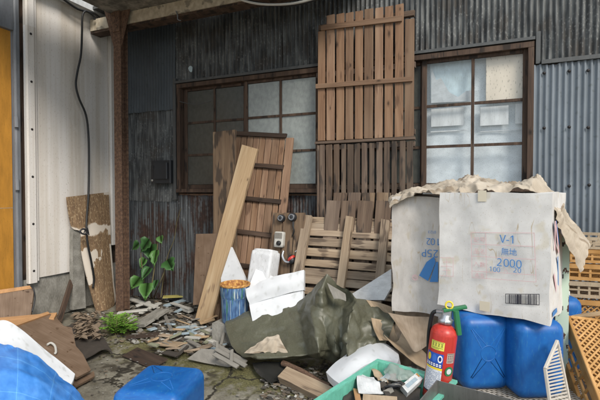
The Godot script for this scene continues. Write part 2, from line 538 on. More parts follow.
func make_materials() -> void:
	var t3 := [Color(0.93, 0.93, 0.94), Color(0.83, 0.83, 0.83), Color(0.88, 0.86, 0.84), Color(0.76, 0.76, 0.76)]
	variants("tan", wood_image(11, rgb(164, 132, 106), rgb(122, 94, 74), rgb(186, 156, 128), rgb(118, 92, 74), -0.06), t3)
	variants("grey", wood_image(23, rgb(122, 104, 89), rgb(80, 67, 58), rgb(148, 130, 112), rgb(66, 60, 56), 0.12), t3)
	variants("pallet", wood_image(37, rgb(182, 164, 142), rgb(136, 118, 100), rgb(208, 192, 170), rgb(104, 90, 78), 0.07), [Color(0.95, 0.94, 0.93), Color(0.84, 0.83, 0.82), Color(0.9, 0.88, 0.85), Color(0.78, 0.77, 0.76)])
	variants("pale", wood_image(41, rgb(188, 162, 128), rgb(160, 132, 98), rgb(202, 180, 148), rgb(128, 106, 84), -0.14), [Color(1, 1, 1)])
	variants("weathered", wood_image(53, rgb(122, 101, 80), rgb(84, 68, 54), rgb(148, 128, 104), rgb(58, 50, 44), 0.22), [Color(1, 1, 1)])
	variants("dark", wood_image(61, rgb(84, 66, 54), rgb(50, 40, 34), rgb(104, 86, 72), rgb(40, 34, 30), 0.1), [Color(1, 1, 1), Color(0.8, 0.8, 0.8)])
	M.slat_grey = plain(rgb(136, 126, 118), 0.9)
	# corrugated iron: aged, rusting, newer; 4 m x 4 m
	var n1 := noise(101, 1.0, 4)
	var n2 := noise(102, 1.0, 3)
	var n3 := noise(103, 1.0, 2)
	M.iron_old = mat(computed(720, 720, func(u: float, v: float) -> Color:
		var x := u * 4.0
		var y := v * 4.0
		var streak := n1.get_noise_2d(x * 28.0, y * 2.5)
		var blot := n2.get_noise_2d(x * 3.0, y * 3.0)
		var fleck := n3.get_noise_2d(x * 80.0, y * 22.0)
		var c := rgb(112, 114, 113).lerp(rgb(60, 62, 63), clampf(0.5 + streak * 1.1 + blot * 0.5, 0.0, 1.0))
		c = c.lerp(rgb(92, 82, 72), clampf(blot * 0.8 + streak * 0.4 - 0.1, 0.0, 0.45))
		return c.lerp(rgb(168, 168, 164), smoothstep(0.40, 0.72, fleck + 0.4 * n1.get_noise_2d(x * 2.0, y * 2.0 + 9.0)) * 0.5)), 0.75, Color.WHITE, 1.2)
	M.iron_rust = mat(computed(720, 720, func(u: float, v: float) -> Color:
		var x := u * 4.0
		var y := v * 4.0
		var streak := n2.get_noise_2d(x * 22.0, y * 1.6 + 5.0)
		var blot := n1.get_noise_2d(x * 2.2 + 3.0, y * 1.4)
		var fleck := n3.get_noise_2d(x * 40.0, y * 16.0)
		var c := rgb(118, 121, 121).lerp(rgb(66, 68, 69), clampf(0.5 + streak, 0.0, 1.0))
		var rust := smoothstep(0.02, 0.35, streak * 0.55 + blot * 0.7 + fleck * 0.25 + 0.02)
		c = c.lerp(rgb(92, 60, 46).lerp(rgb(58, 40, 34), clampf(0.5 + fleck, 0.0, 1.0)), rust * 0.9)
		return c.lerp(rgb(176, 180, 180), smoothstep(0.45, 0.7, fleck - blot * 0.2) * 0.5)), 0.7, Color(0.84, 0.85, 0.87), 1.2)
	var faint := computed(512, 512, func(u: float, v: float) -> Color:
		var s := n1.get_noise_2d(u * 120.0, v * 10.0) * 0.05 + n2.get_noise_2d(u * 14.0, v * 9.0) * 0.08
		var d := smoothstep(0.45, 0.7, n3.get_noise_2d(u * 90.0, v * 60.0)) * 0.10
		return Color(0.93 + s - d, 0.93 + s - d, 0.93 + s - d * 1.2))
	M.faint = faint
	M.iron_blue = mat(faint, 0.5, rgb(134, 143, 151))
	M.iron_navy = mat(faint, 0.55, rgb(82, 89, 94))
	M.flashing = mat(faint, 0.6, rgb(88, 90, 90))
	# concrete yard, 6 m x 6 m: stained cement, moss, dark damp dirt
	var cells := noise(140, 1.5, 1, FastNoiseLite.TYPE_CELLULAR, FastNoiseLite.FRACTAL_NONE)
	cells.cellular_return_type = FastNoiseLite.RETURN_DISTANCE2_SUB
	var moss_at := [G(185, 352), G(255, 372), G(215, 360), G(150, 345), G(280, 362), G(130, 330), G(300, 380)]
	M.yard = mat(computed(900, 900, func(u: float, v: float) -> Color:
		var x := u * 6.0 - 4.5
		var z := v * 6.0 - 1.0
		var a := n1.get_noise_2d(x * 2.4, z * 2.4)
		var b := n2.get_noise_2d(x * 11.0, z * 11.0)
		var f := n3.get_noise_2d(x * 60.0, z * 60.0)
		var c := rgb(150, 146, 134).lerp(rgb(104, 98, 88), clampf(0.4 + a * 0.8 + b * 0.45, 0.0, 1.0))
		c = c.lerp(rgb(176, 170, 158), smoothstep(0.2, 0.6, b - a) * 0.5)
		var m := 0.0
		for p: Vector3 in moss_at:
			m = maxf(m, 1.0 - Vector2(x - p.x, (z - p.z) * 1.1).length() / 0.55)
		m = smoothstep(0.2, 0.75, m + b * 0.5 + a * 0.25)
		c = c.lerp(rgb(92, 90, 50).lerp(rgb(122, 118, 72), clampf(0.5 + f, 0.0, 1.0)), m * 0.75)
		var dirt := smoothstep(0.25, 0.55, n1.get_noise_2d(x * 1.7 + 20.0, z * 1.7) + b * 0.5 + f * 0.15)
		c = c.lerp(rgb(70, 64, 55), dirt * 0.8)
		var crack := cells.get_noise_2d(x + a * 0.12, z + b * 0.05) + 1.0
		c = c.lerp(rgb(46, 42, 34), (1.0 - smoothstep(0.012, 0.05, crack + f * 0.012)) * 0.9)
		return c * (1.0 + f * 0.12)), 0.8, Color(0.9, 0.9, 0.88), 2.0)
	M.panel = mat(computed(384, 600, func(u: float, v: float) -> Color:
		var run := n1.get_noise_2d(u * 26.0, v * 1.6)
		var wide := n2.get_noise_2d(u * 5.0 + 3.0, v * 0.8)
		var dots := smoothstep(0.52, 0.7, n3.get_noise_2d(u * 70.0, v * 110.0))
		var scuff := smoothstep(0.3, 0.6, n2.get_noise_2d(u * 9.0, v * 14.0)) * 0.25
		var c := rgb(234, 230, 225).lerp(rgb(208, 199, 186), clampf(0.3 + wide * 0.8 + run * 0.35, 0.0, 1.0))
		c = c.lerp(rgb(240, 236, 230), scuff)
		return c.lerp(rgb(140, 124, 104), dots * 0.35)), 0.55)
	M.cream = mat(computed(512, 256, func(u: float, v: float) -> Color:
		var p := smoothstep(0.22, 0.42, n1.get_noise_2d(u * 9.0, v * 3.0) + n3.get_noise_2d(u * 60.0, v * 26.0) * 0.12)
		var c := rgb(206, 196, 176).lerp(rgb(180, 168, 146), clampf(0.5 + n2.get_noise_2d(u * 30.0, v * 5.0), 0.0, 1.0))
		return c.lerp(rgb(126, 120, 108), p * 0.7)), 0.8)
	M.soffit = mat(computed(512, 512, func(u: float, v: float) -> Color:
		var p := n1.get_noise_2d(u * 9.0, v * 9.0)
		return rgb(150, 146, 136).lerp(rgb(94, 92, 86), clampf(0.5 + p * 1.2 + n2.get_noise_2d(u * 40.0, v * 40.0) * 0.4, 0.0, 1.0))), 0.9)
	M.rust = mat(computed(384, 768, func(u: float, v: float) -> Color:
		var a := n1.get_noise_2d(u * 14.0, v * 30.0)
		var b := n3.get_noise_2d(u * 60.0, v * 120.0)
		var c := rgb(116, 92, 74).lerp(rgb(74, 58, 50), clampf(0.5 + a * 1.1, 0.0, 1.0))
		return c.lerp(rgb(168, 120, 80), smoothstep(0.2, 0.6, b + a * 0.3) * 0.6)), 0.9, Color.WHITE, 2.0)
	M.concrete = mat(computed(384, 384, func(u: float, v: float) -> Color:
		var a := n1.get_noise_2d(u * 8.0, v * 8.0) * 0.12 + n3.get_noise_2d(u * 70.0, v * 70.0) * 0.07
		return Color(0.56 + a, 0.55 + a, 0.52 + a)), 0.92, Color.WHITE, 1.5)
	M.orange = mat(faint, 0.6, rgb(206, 146, 56))
	M.galv = mat(faint, 0.5, rgb(126, 130, 136))
	M.silver = plain(rgb(190, 192, 196), 0.35, 0.8)
	M.black = plain(rgb(30, 31, 32), 0.5)
	M.black_box = mat(faint, 0.45, rgb(44, 46, 50))
	M.bolt = plain(rgb(40, 36, 36), 0.6)
	M.glass_dark = plain(Color(0.40, 0.41, 0.39, 0.72), 0.32)
	M.glass_frost = plain(Color(0.66, 0.69, 0.68, 0.9), 0.34)
	for k in ["glass_dark", "glass_frost"]:
		M[k].transparency = BaseMaterial3D.TRANSPARENCY_ALPHA
		M[k].albedo_texture = ImageTexture.create_from_image(faint)
	M.glass = plain(Color(0.9, 0.95, 0.95, 0.06), 0.05)
	M.glass.transparency = BaseMaterial3D.TRANSPARENCY_ALPHA
	M.film = mat(computed(384, 384, func(u: float, v: float) -> Color:
		var a := n1.get_noise_2d(u * 6.0, v * 6.0) * 0.10
		var dots := smoothstep(0.5, 0.62, n3.get_noise_2d(u * 120.0, v * 120.0)) * 0.25
		return Color(0.84 + a - dots, 0.88 + a - dots, 0.90 + a - dots)), 0.35)
	M.film_blue = mat(faint, 0.3, rgb(200, 222, 230))
	M.torn = mat(faint, 0.6, rgb(196, 204, 208))
	M.card_white = mat(faint, 0.6, rgb(220, 226, 228))
	M.cream_board = mat(computed(256, 256, func(u: float, v: float) -> Color:
		var dots := smoothstep(0.5, 0.62, n3.get_noise_2d(u * 60.0, v * 60.0)) * 0.25
		var a := n1.get_noise_2d(u * 5.0, v * 5.0) * 0.05
		return Color(0.86 + a - dots, 0.82 + a - dots, 0.75 + a - dots)), 0.6)
	M.white_board = mat(faint, 0.6, rgb(226, 228, 228))
	M.foam = mat(computed(384, 384, func(u: float, v: float) -> Color:
		var a := n1.get_noise_2d(u * 5.0, v * 5.0) * 0.05
		var g := smoothstep(0.2, 0.7, n2.get_noise_2d(u * 9.0, v * 9.0)) * 0.08
		return Color(0.86 + a - g, 0.87 + a - g, 0.88 + a - g * 1.15)), 0.55, Color.WHITE, 0.3)
	M.carton = mat(computed(560, 560, func(u: float, v: float) -> Color:
		var a := n1.get_noise_2d(u * 5.0, v * 5.0) * 0.06
		var line := absf(n2.get_noise_2d(u * 5.0, v * 0.9))
		var run := (1.0 - smoothstep(0.0, 0.02, line)) * smoothstep(0.0, 0.4, n1.get_noise_2d(u * 3.0 + 7.0, v * 3.0))
		var blot := smoothstep(0.32, 0.6, n2.get_noise_2d(u * 4.0 + 11.0, v * 4.0))
		var c := Color(0.85 + a, 0.84 + a, 0.825 + a)
		c = c.lerp(rgb(172, 148, 114), run * 0.7).lerp(rgb(202, 192, 170), blot * 0.5)
		return c.lerp(rgb(150, 136, 112), smoothstep(0.5, 0.7, n3.get_noise_2d(u * 60.0, v * 60.0)) * 0.3)), 0.75)
	M.kraft = mat(computed(384, 384, func(u: float, v: float) -> Color:
		var a := n1.get_noise_2d(u * 6.0, v * 6.0) * 0.12 + n3.get_noise_2d(u * 60.0, v * 8.0) * 0.04
		return Color(0.66 + a, 0.58 + a, 0.48 + a)), 0.85)
	M.kraft_old = tinted(M.kraft, Color(0.86, 0.87, 0.9))
	M.canvas = mat(computed(512, 512, func(u: float, v: float) -> Color:
		var w := sin(u * 900.0) * 0.012 + sin(v * 900.0) * 0.012
		var a := n1.get_noise_2d(u * 5.0, v * 5.0) * 0.12
		var d := smoothstep(0.2, 0.5, n2.get_noise_2d(u * 9.0, v * 9.0))
		return Color(0.72 + a + w, 0.67 + a + w, 0.60 + a + w).lerp(rgb(112, 94, 74), d * 0.55)), 0.9)
	M.olive = mat(computed(512, 512, func(u: float, v: float) -> Color:
		var a := n1.get_noise_2d(u * 4.0, v * 4.0) * 0.03
		var s := smoothstep(0.4, 0.7, n2.get_noise_2d(u * 60.0, v * 26.0)) * 0.06 + n3.get_noise_2d(u * 80.0, v * 80.0) * 0.03
		return Color(0.36 + a + s, 0.36 + a + s, 0.30 + a + s * 1.05)), 0.45)
	M.blue_tarp = mat(computed(512, 512, func(u: float, v: float) -> Color:
		var weave := sin(u * 700.0) * 0.02 + sin(v * 700.0) * 0.02
		var fold := (1.0 - smoothstep(0.0, 0.02, absf(fposmod(u * 3.0, 1.0) - 0.5))) * 0.10 + (1.0 - smoothstep(0.0, 0.02, absf(fposmod(v * 3.0, 1.0) - 0.5))) * 0.10
		var a := n1.get_noise_2d(u * 6.0, v * 6.0) * 0.10
		return Color(0.27 + a + fold, 0.53 + a + weave + fold, 0.83 + a + weave + fold * 0.5)), 0.4)
	M.blue_can = mat(computed(384, 384, func(u: float, v: float) -> Color:
		var a := n1.get_noise_2d(u * 4.0, v * 4.0) * 0.06
		var d := smoothstep(0.3, 0.6, n2.get_noise_2d(u * 20.0, v * 8.0)) * 0.14
		return Color(0.09 + a * 0.5 + d * 0.6, 0.38 + a + d * 0.4, 0.67 + a)), 0.42)
	M.red = mat(faint, 0.35, rgb(206, 62, 52))
	M.green_plastic = plain(rgb(46, 118, 76), 0.4)
	M.yellow = plain(rgb(232, 208, 60), 0.5)
	M.mint = mat(faint, 0.45, rgb(122, 208, 184))
	M.ivory_grille = mat(faint, 0.5, rgb(216, 208, 196))
	M.crate_orange = mat(computed(256, 256, func(u: float, v: float) -> Color:
		var a := n1.get_noise_2d(u * 8.0, v * 8.0) * 0.14
		return Color(0.74 + a, 0.56 + a, 0.33 + a)), 0.6)
	M.crate_cream = mat(faint, 0.6, rgb(184, 166, 140))
	M.post_green = mat(computed(256, 768, func(u: float, v: float) -> Color:
		var chip := smoothstep(0.28, 0.33, n1.get_noise_2d(u * 1.6, v * 12.0) * 0.8 + n3.get_noise_2d(u * 6.0, v * 50.0) * 0.2 + absf(u - 0.5) * 0.35 - 0.08)
		return rgb(196, 214, 196).lerp(rgb(84, 56, 44), chip)), 0.6)
	M.tin = mat(faint, 0.4, rgb(134, 132, 128))
	M.tin.metallic = 0.4
	M.pail = mat(computed(512, 256, func(u: float, v: float) -> Color:
		var run := smoothstep(0.15, 0.35, n1.get_noise_2d(u * 34.0, v * 1.5 + 3.0) + v * -0.15 + 0.05)
		var c := rgb(92, 128, 170).lerp(rgb(58, 86, 128), clampf(0.5 + n2.get_noise_2d(u * 20.0, v * 8.0), 0.0, 1.0))
		var which := n2.get_noise_2d(u * 26.0, 4.0)
		c = c.lerp(rgb(214, 220, 214) if which > 0.0 else rgb(64, 128, 78), run * 0.8)
		return c), 0.5)
	M.pail_rim = mat(computed(256, 64, func(u: float, v: float) -> Color:
		return rgb(216, 170, 96).lerp(rgb(150, 98, 56), clampf(0.5 + n1.get_noise_2d(u * 20.0, v * 5.0) * 1.4, 0.0, 1.0))), 0.7)
	M.peeled = mat(computed(320, 640, func(u: float, v: float) -> Color:
		var e := v + n1.get_noise_2d(u * 5.0, v * 5.0) * 0.12 + n3.get_noise_2d(u * 26.0, v * 26.0) * 0.03
		var wood := rgb(148, 122, 92).lerp(rgb(112, 90, 68), clampf(0.5 + n2.get_noise_2d(u * 30.0, v * 6.0), 0.0, 1.0))
		wood = wood.lerp(rgb(190, 170, 136), smoothstep(0.25, 0.5, n3.get_noise_2d(u * 26.0, v * 30.0)) * 0.6)
		var pale := rgb(214, 204, 190)
		var ragged := n1.get_noise_2d(u * 3.0 + 9.0, v * 3.4) * 0.35 + n3.get_noise_2d(u * 20.0, v * 20.0) * 0.03
		var band := 0.055 - absf(v - 0.335 + u * 0.05) + ragged * 0.15
		var lower := minf(0.62 - u + ragged - absf(v - 0.55) * 0.9, v - 0.44)
		var p := smoothstep(0.0, 0.015, maxf(band, lower))
		return wood.lerp(pale, p)), 0.85)
	M.laminate = mat(computed(384, 384, func(u: float, v: float) -> Color:
		var g := n1.get_noise_2d(u * 60.0, v * 4.0) * 0.05 + n2.get_noise_2d(u * 5.0, v * 5.0) * 0.05
		var d := smoothstep(0.5, 0.7, n2.get_noise_2d(u * 13.0, v * 13.0)) * 0.2
		return Color(0.47 + g - d, 0.39 + g - d, 0.32 + g - d)), 0.6)
	M.ply_edge = mat(faint, 0.8, rgb(196, 150, 104))
	M.leaf = plain(rgb(86, 130, 66), 0.45)
	M.leaf.backlight = Color(0.14, 0.22, 0.08)
	M.leaf_dark = plain(rgb(62, 104, 54), 0.5)
	M.leaf_dark.backlight = Color(0.10, 0.18, 0.06)
	M.leaf_bright = plain(rgb(112, 158, 58), 0.55)
	M.leaf_bright.backlight = Color(0.28, 0.4, 0.12)
	M.dry_leaf = mat(faint, 0.85, rgb(134, 118, 100))
	M.stem = plain(rgb(112, 104, 72), 0.8)
	M.grit = plain(Color.WHITE, 0.9)
	M.grit.vertex_color_use_as_albedo = true
	M.chip_white = mat(faint, 0.7, rgb(206, 204, 196))
	M.chip_grey = mat(faint, 0.8, rgb(142, 138, 130))
	M.chip_green = mat(faint, 0.8, rgb(150, 152, 128))
	M.chip_blue = mat(faint, 0.6, rgb(172, 190, 200))
	M.chip_dark = mat(faint, 0.85, rgb(74, 68, 62))
	M.dull_yellow = mat(faint, 0.6, rgb(190, 180, 104))
	M.blackfilm = plain(rgb(48, 48, 46), 0.25)
	M.clearfilm = plain(Color(0.75, 0.76, 0.74, 0.45), 0.3)
	M.clearfilm.transparency = BaseMaterial3D.TRANSPARENCY_ALPHA
	M.ink_blue = plain(rgb(72, 132, 194), 0.7)
	M.ink_pink = plain(rgb(220, 184, 186), 0.8)
	M.ink_black = plain(rgb(40, 40, 52), 0.7)
	M.tape = plain(rgb(214, 204, 182), 0.35)

# ------------------------------------------------------------------ ground
func build_ground() -> void:
	var xs := [-60.0, -30.0, -15.0, -8.0, -6.0]
	var x := -5.0
	while x < 2.01:
		xs.append(x)
		x += 0.035
	xs += [3.0, 5.0, 10.0, 20.0, 40.0, 60.0]
	var zs := [-60.0, -20.0, -5.0, -1.0]
	var z := -0.3
	while z < 3.61:
		zs.append(z)
		z += 0.035
	zs += [5.0, 8.0, 15.0, 30.0, 60.0]
	var n := noise(301, 1.3, 3)
	var rough := noise(302, 9.0, 3)
	var st := new_st(true)
	var hs := []
	for zz: float in zs:
		var row := []
		for xx: float in xs:
			var h := n.get_noise_2d(xx, zz) * 0.012 + rough.get_noise_2d(xx, zz) * 0.006
			if absf(xx + 1.5) > 4.0 or absf(zz - 1.6) > 2.2:
				h = -0.01
			row.append(Vector3(xx, h - 0.008, zz))
		hs.append(row)
	for i in zs.size() - 1:
		for j in xs.size() - 1:
			var a: Vector3 = hs[i][j]
			var b: Vector3 = hs[i][j + 1]
			var c: Vector3 = hs[i + 1][j + 1]
			var d: Vector3 = hs[i + 1][j]
			quad(st, a, b, c, d, ground_uv(a), ground_uv(b), ground_uv(c), ground_uv(d))
	single("ground", done(st), M.yard, "stained mossy concrete yard floor under the junk", "ground", "", Transform3D(), "structure")
func ground_uv(p: Vector3) -> Vector2:
	return Vector2((p.x + 4.5) / 6.0, (p.z + 1.0) / 6.0)

# ------------------------------------------------------------------ the corrugated workshop
func sheet(x0: float, x1: float, y0: float, y1: float, z: float, pitch := 0.046, amp := 0.013, flat_valley := 0.0) -> ArrayMesh:
	var st := new_st(true)
	var n := int(ceil((x1 - x0) / pitch * 8.0))
	var wob := noise(int(x0 * 100.0) + 77, 0.9, 2)
	var rows := 10
	var g := []
	for i in rows + 1:
		var row := []
		for j in n + 1:
			var x := lerpf(x0, x1, float(j) / n)
			var y := lerpf(y0, y1, float(i) / rows)
			if i == 0 or i == rows:
				y += wob.get_noise_2d(x * 6.0, y) * 0.012
			var w := cos(x / pitch * TAU)
			if flat_valley > 0.0:
				w = clampf(w * 2.2, -1.0, 1.0)
			row.append(Vector3(x, y, z + w * amp + wob.get_noise_2d(x * 1.5, y * 1.5) * 0.012))
		g.append(row)
	for i in rows:
		for j in n:
			var a: Vector3 = g[i][j]
			var b: Vector3 = g[i][j + 1]
			var c: Vector3 = g[i + 1][j + 1]
			var d: Vector3 = g[i + 1][j]
			quad(st, a, b, c, d, Vector2(a.x, -a.y) / 4.0, Vector2(b.x, -b.y) / 4.0, Vector2(c.x, -c.y) / 4.0, Vector2(d.x, -d.y) / 4.0)
	return done(st)

func build_workshop() -> void:
	var o := thing("corrugated_workshop", "old workshop clad in weathered grey corrugated iron with timber windows", "building", Vector3(-1.5, 0, 0))
	var core := new_st()
	for b in [[-4.3, -3.24, 0.0, 4.2], [-3.24, -1.42, 0.0, 1.27], [-3.24, -1.42, 2.54, 4.2], [-1.42, -1.34, 0.0, 4.2], [-1.34, 0.42, 0.0, 1.27], [-1.34, 0.42, 2.54, 4.2], [0.42, 2.6, 0.0, 4.2]]:
		add_box(core, Vector3(b[0], b[2], -0.16), Vector3(b[1], b[3], -0.035), 0.001)
	part(o, "wall_core", done(core), M.tan[0])
	var room := new_st()
	add_box(room, Vector3(-4.3, 0.0, -2.3), Vector3(2.6, 4.2, -2.2))
	add_box(room, Vector3(-4.3, 0.0, -2.2), Vector3(-4.2, 4.2, -0.16))
	add_box(room, Vector3(2.5, 0.0, -2.2), Vector3(2.6, 4.2, -0.16))
	part(o, "room_wall", done(room), M.concrete)
	part(o, "roof", box(Vector3(-4.6, 4.205, -2.5), Vector3(2.9, 4.30, 0.12)), M.iron_old)
	# old sheets above the windows, one by one
	var k := 0
	var x := -3.26
	while x < 2.4:
		var x1 := x + 0.66
		if x < 0.4 and x1 > 0.35:
			x1 = 0.41
		part(o, "corrugated_sheet", sheet(x, x1 + (0.05 if x1 != 0.41 else 0.0), 2.55 if x < 0.35 else 2.36, 4.2, -0.012 + 0.007 * (k % 2)), M.iron_old)
		x = x1
		k += 1
	part(o, "corrugated_sheet", sheet(-4.06, -3.25, 2.2, 4.2, -0.014), M.iron_old)
	# rusting sheets below
	x = -4.06
	while x < 0.4:
		var x2 := minf(x + 0.72, 0.5)
		if x < -3.3:
			x2 = -3.235
			part(o, "corrugated_sheet", sheet(x, x2, 1.18, 2.3, -0.004, 0.034, 0.007), M.iron_old)
			part(o, "corrugated_sheet", sheet(x, x2, 0.01, 1.2, -0.012, 0.034, 0.007), M.iron_rust)
		else:
			part(o, "corrugated_sheet", sheet(x, x2 + 0.04, 0.01, 1.25, -0.012 + 0.006 * (k % 2), 0.034, 0.006), M.iron_rust)
		x = x2
		k += 1
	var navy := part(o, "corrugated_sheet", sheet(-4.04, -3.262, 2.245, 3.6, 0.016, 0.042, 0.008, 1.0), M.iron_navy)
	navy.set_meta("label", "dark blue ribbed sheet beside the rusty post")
	for i in 3:
		var x0 := 0.352 + i * 0.75
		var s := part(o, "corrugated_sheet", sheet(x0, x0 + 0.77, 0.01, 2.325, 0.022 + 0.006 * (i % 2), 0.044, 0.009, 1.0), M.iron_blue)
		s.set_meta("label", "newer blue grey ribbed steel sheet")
	for p in [[544, 73], [569, 71], [588, 70.5], [544, 128], [569, 127], [588, 127.5], [545, 183], [569, 186], [589, 185]]:
		var q := W(p[0], p[1], 0.036)
		part(o, "bolt", lathe([Vector2(0.013, 0), Vector2(0.012, 0.006), Vector2(0.006, 0.011), Vector2(0.0, 0.012)], 10), M.bolt, Transform3D(Basis(Vector3.RIGHT, PI / 2), q))
	# flashings
	part(o, "flashing", box(Vector3(-3.26, 2.535, -0.03), Vector3(-1.30, 2.562, 0.045)), M.flashing)
	part(o, "flashing", box(Vector3(-1.29, 2.535, -0.03), Vector3(0.40, 2.560, 0.05)), M.flashing)
	part(o, "flashing", box(Vector3(0.405, 2.34, -0.01), Vector3(0.44, 2.60, 0.034)), M.flashing)
	part(o, "flashing", box(Vector3(0.445, 2.33, -0.01), Vector3(2.6, 2.362, 0.05)), M.flashing)
	part(o, "flashing", box(Vector3(-3.285, 1.2, -0.012), Vector3(-3.245, 2.6, 0.03)), M.flashing)
	var rag := new_st()
	var c := W(190.5, 69, 0.014)
	var ring := []
	for i in 9:
		ring.append(c + Vector3(cos(i * TAU / 9.0) * rng.randf_range(0.02, 0.045), sin(i * TAU / 9.0) * rng.randf_range(0.025, 0.05), 0))
	add_prism(rag, ring, Vector3(0, 0, -0.006))
	var rg := part(o, "wall_patch", done(rag), M.film_blue)
	rg.set_meta("label", "small pale patch stuck over a hole in the iron")
	# windows
	window(o, -3.225, -1.435, 1.285, 2.525, [[-3.175, -2.335, -0.045, "glass_dark"], [-2.355, -1.485, -0.015, "glass_frost"]], [2.085, 1.715], "timber window with dark and frosted panes")
	window(o, -1.325, 0.395, 1.285, 2.525, [[-1.28, -0.47, -0.045, "glass_dark"], [-0.50, 0.362, -0.015, "glass"]], [2.065, 1.70], "timber window with clear panes over white and blue boards")
	# what stands inside against the right window
	var inside := thing("film_curtain", "pale blue plastic film hung behind the clear window panes", "curtain", Vector3(-0.07, 1.3, -0.16))
	var rows := []
	for y in [1.26, 1.6, 2.0, 2.54]:
		var line := []
		for i in 7:
			line.append(Vector3(-0.50 + i * 0.145, y, -0.125 + 0.008 * sin(i * 2.3 + y * 3.0)))
		rows.append(line)
	part(inside, "film", patch(rows, 6, 0.006, 3.0, 5), M.film)
	part(inside, "rod", tube([Vector3(-0.52, 2.535, -0.125), Vector3(0.40, 2.535, -0.125)], 0.008), M.galv)
	single("cream_board", box(Vector3(0.035, 2.08, -0.075), Vector3(0.40, 2.46, -0.06)), M.cream_board, "speckled cream board behind the top pane of the clear window", "board")
	single("blue_sheet", patch(pts_wall([[[430, 62], [445, 62], [460, 60], [474, 59]], [[430, 80], [445, 79], [460, 78], [474, 77]], [[430, 100], [445, 99], [460, 98], [474, 97]]], -0.09), 6, 0.006, 5.0, 9), M.film_blue, "light blue plastic sheet behind the upper pane of the clear window", "plastic sheet")
	var torn := [W(431, 66, -0.06), W(436, 80, -0.06), W(441, 78, -0.06), W(449, 92, -0.06), W(458, 97, -0.06), W(466, 91, -0.06), W(472, 90, -0.06), W(470, 95, -0.06), W(474, 97, -0.06), W(474, 101, -0.06), W(431, 103, -0.06)]
	single("torn_paper", prism_points(torn, Vector3(0, 0, -0.004)), M.torn, "torn grey paper slumped in the upper pane of the clear window", "paper")
	for r in [[431, 107, 464, 127, -0.08], [480, 105.5, 508.5, 126, -0.08], [515, 103, 528, 124, -0.08], [430.5, 129.5, 467, 132.5, -0.105], [480, 129, 528, 132, -0.105]]:
		var a := W(r[0], r[3], r[4])
		var b := W(r[2], r[1], r[4])
		single("paper_card", box(a, b + Vector3(0, 0, 0.008), 0.001), M.card_white, "white card standing behind a middle pane of the clear window", "paper card", "white cards behind the clear window")
	# loose things on the wall
	var mb := thing("meter_box", "black plastic meter box on the rusty corrugated wall", "meter box", W(165, 183, 0.0))
	var a2 := W(155.5, 183.5, 0.0)
	var b2 := W(174.5, 160.5, 0.0)
	part(mb, "case", box(Vector3(a2.x, a2.y, 0.0), Vector3(b2.x, b2.y, 0.075), 0.01), M.black_box)
	part(mb, "cover", box(Vector3(a2.x + 0.06, a2.y + 0.05, 0.0755), Vector3(b2.x - 0.03, b2.y - 0.03, 0.1), 0.012), M.black_box)
	part(mb, "hinge", box(Vector3(a2.x + 0.012, b2.y - 0.1, 0.0755), Vector3(a2.x + 0.05, b2.y - 0.06, 0.088)), M.black_box)
	part(mb, "seal", lathe([Vector2(0.012, 0), Vector2(0.012, 0.008), Vector2(0, 0.009)], 12), M.chip_white, Transform3D(Basis(Vector3.RIGHT, PI / 2), Vector3(a2.x + 0.022, a2.y + 0.035, 0.076)))
	single("loose_wire", tube(curve([W(178, 101, 0.03), W(188, 103.5, 0.05), W(197, 104.5, 0.06), W(204, 103, 0.06), W(211, 101, 0.05)]), 0.0045), M.flashing, "short grey wire poking out across the dark window panes", "wire")
	single("dry_vine", tube(curve([W(161, 297, 0.12), W(164, 275, 0.08), W(168, 255, 0.05), W(174, 240, 0.03), W(177, 222, 0.02), W(181, 208, 0.02)]), 0.006, 6, 0.003), M.stem, "thin dry vine climbing the rusty corrugated wall", "vine")

func pts_wall(rows: Array, z: float) -> Array:
	var out := []
	for r in rows:
		var l := []
		for p in r:
			l.append(W(p[0], p[1], z + rng.randf_range(-0.004, 0.004)))
		out.append(l)
	return out

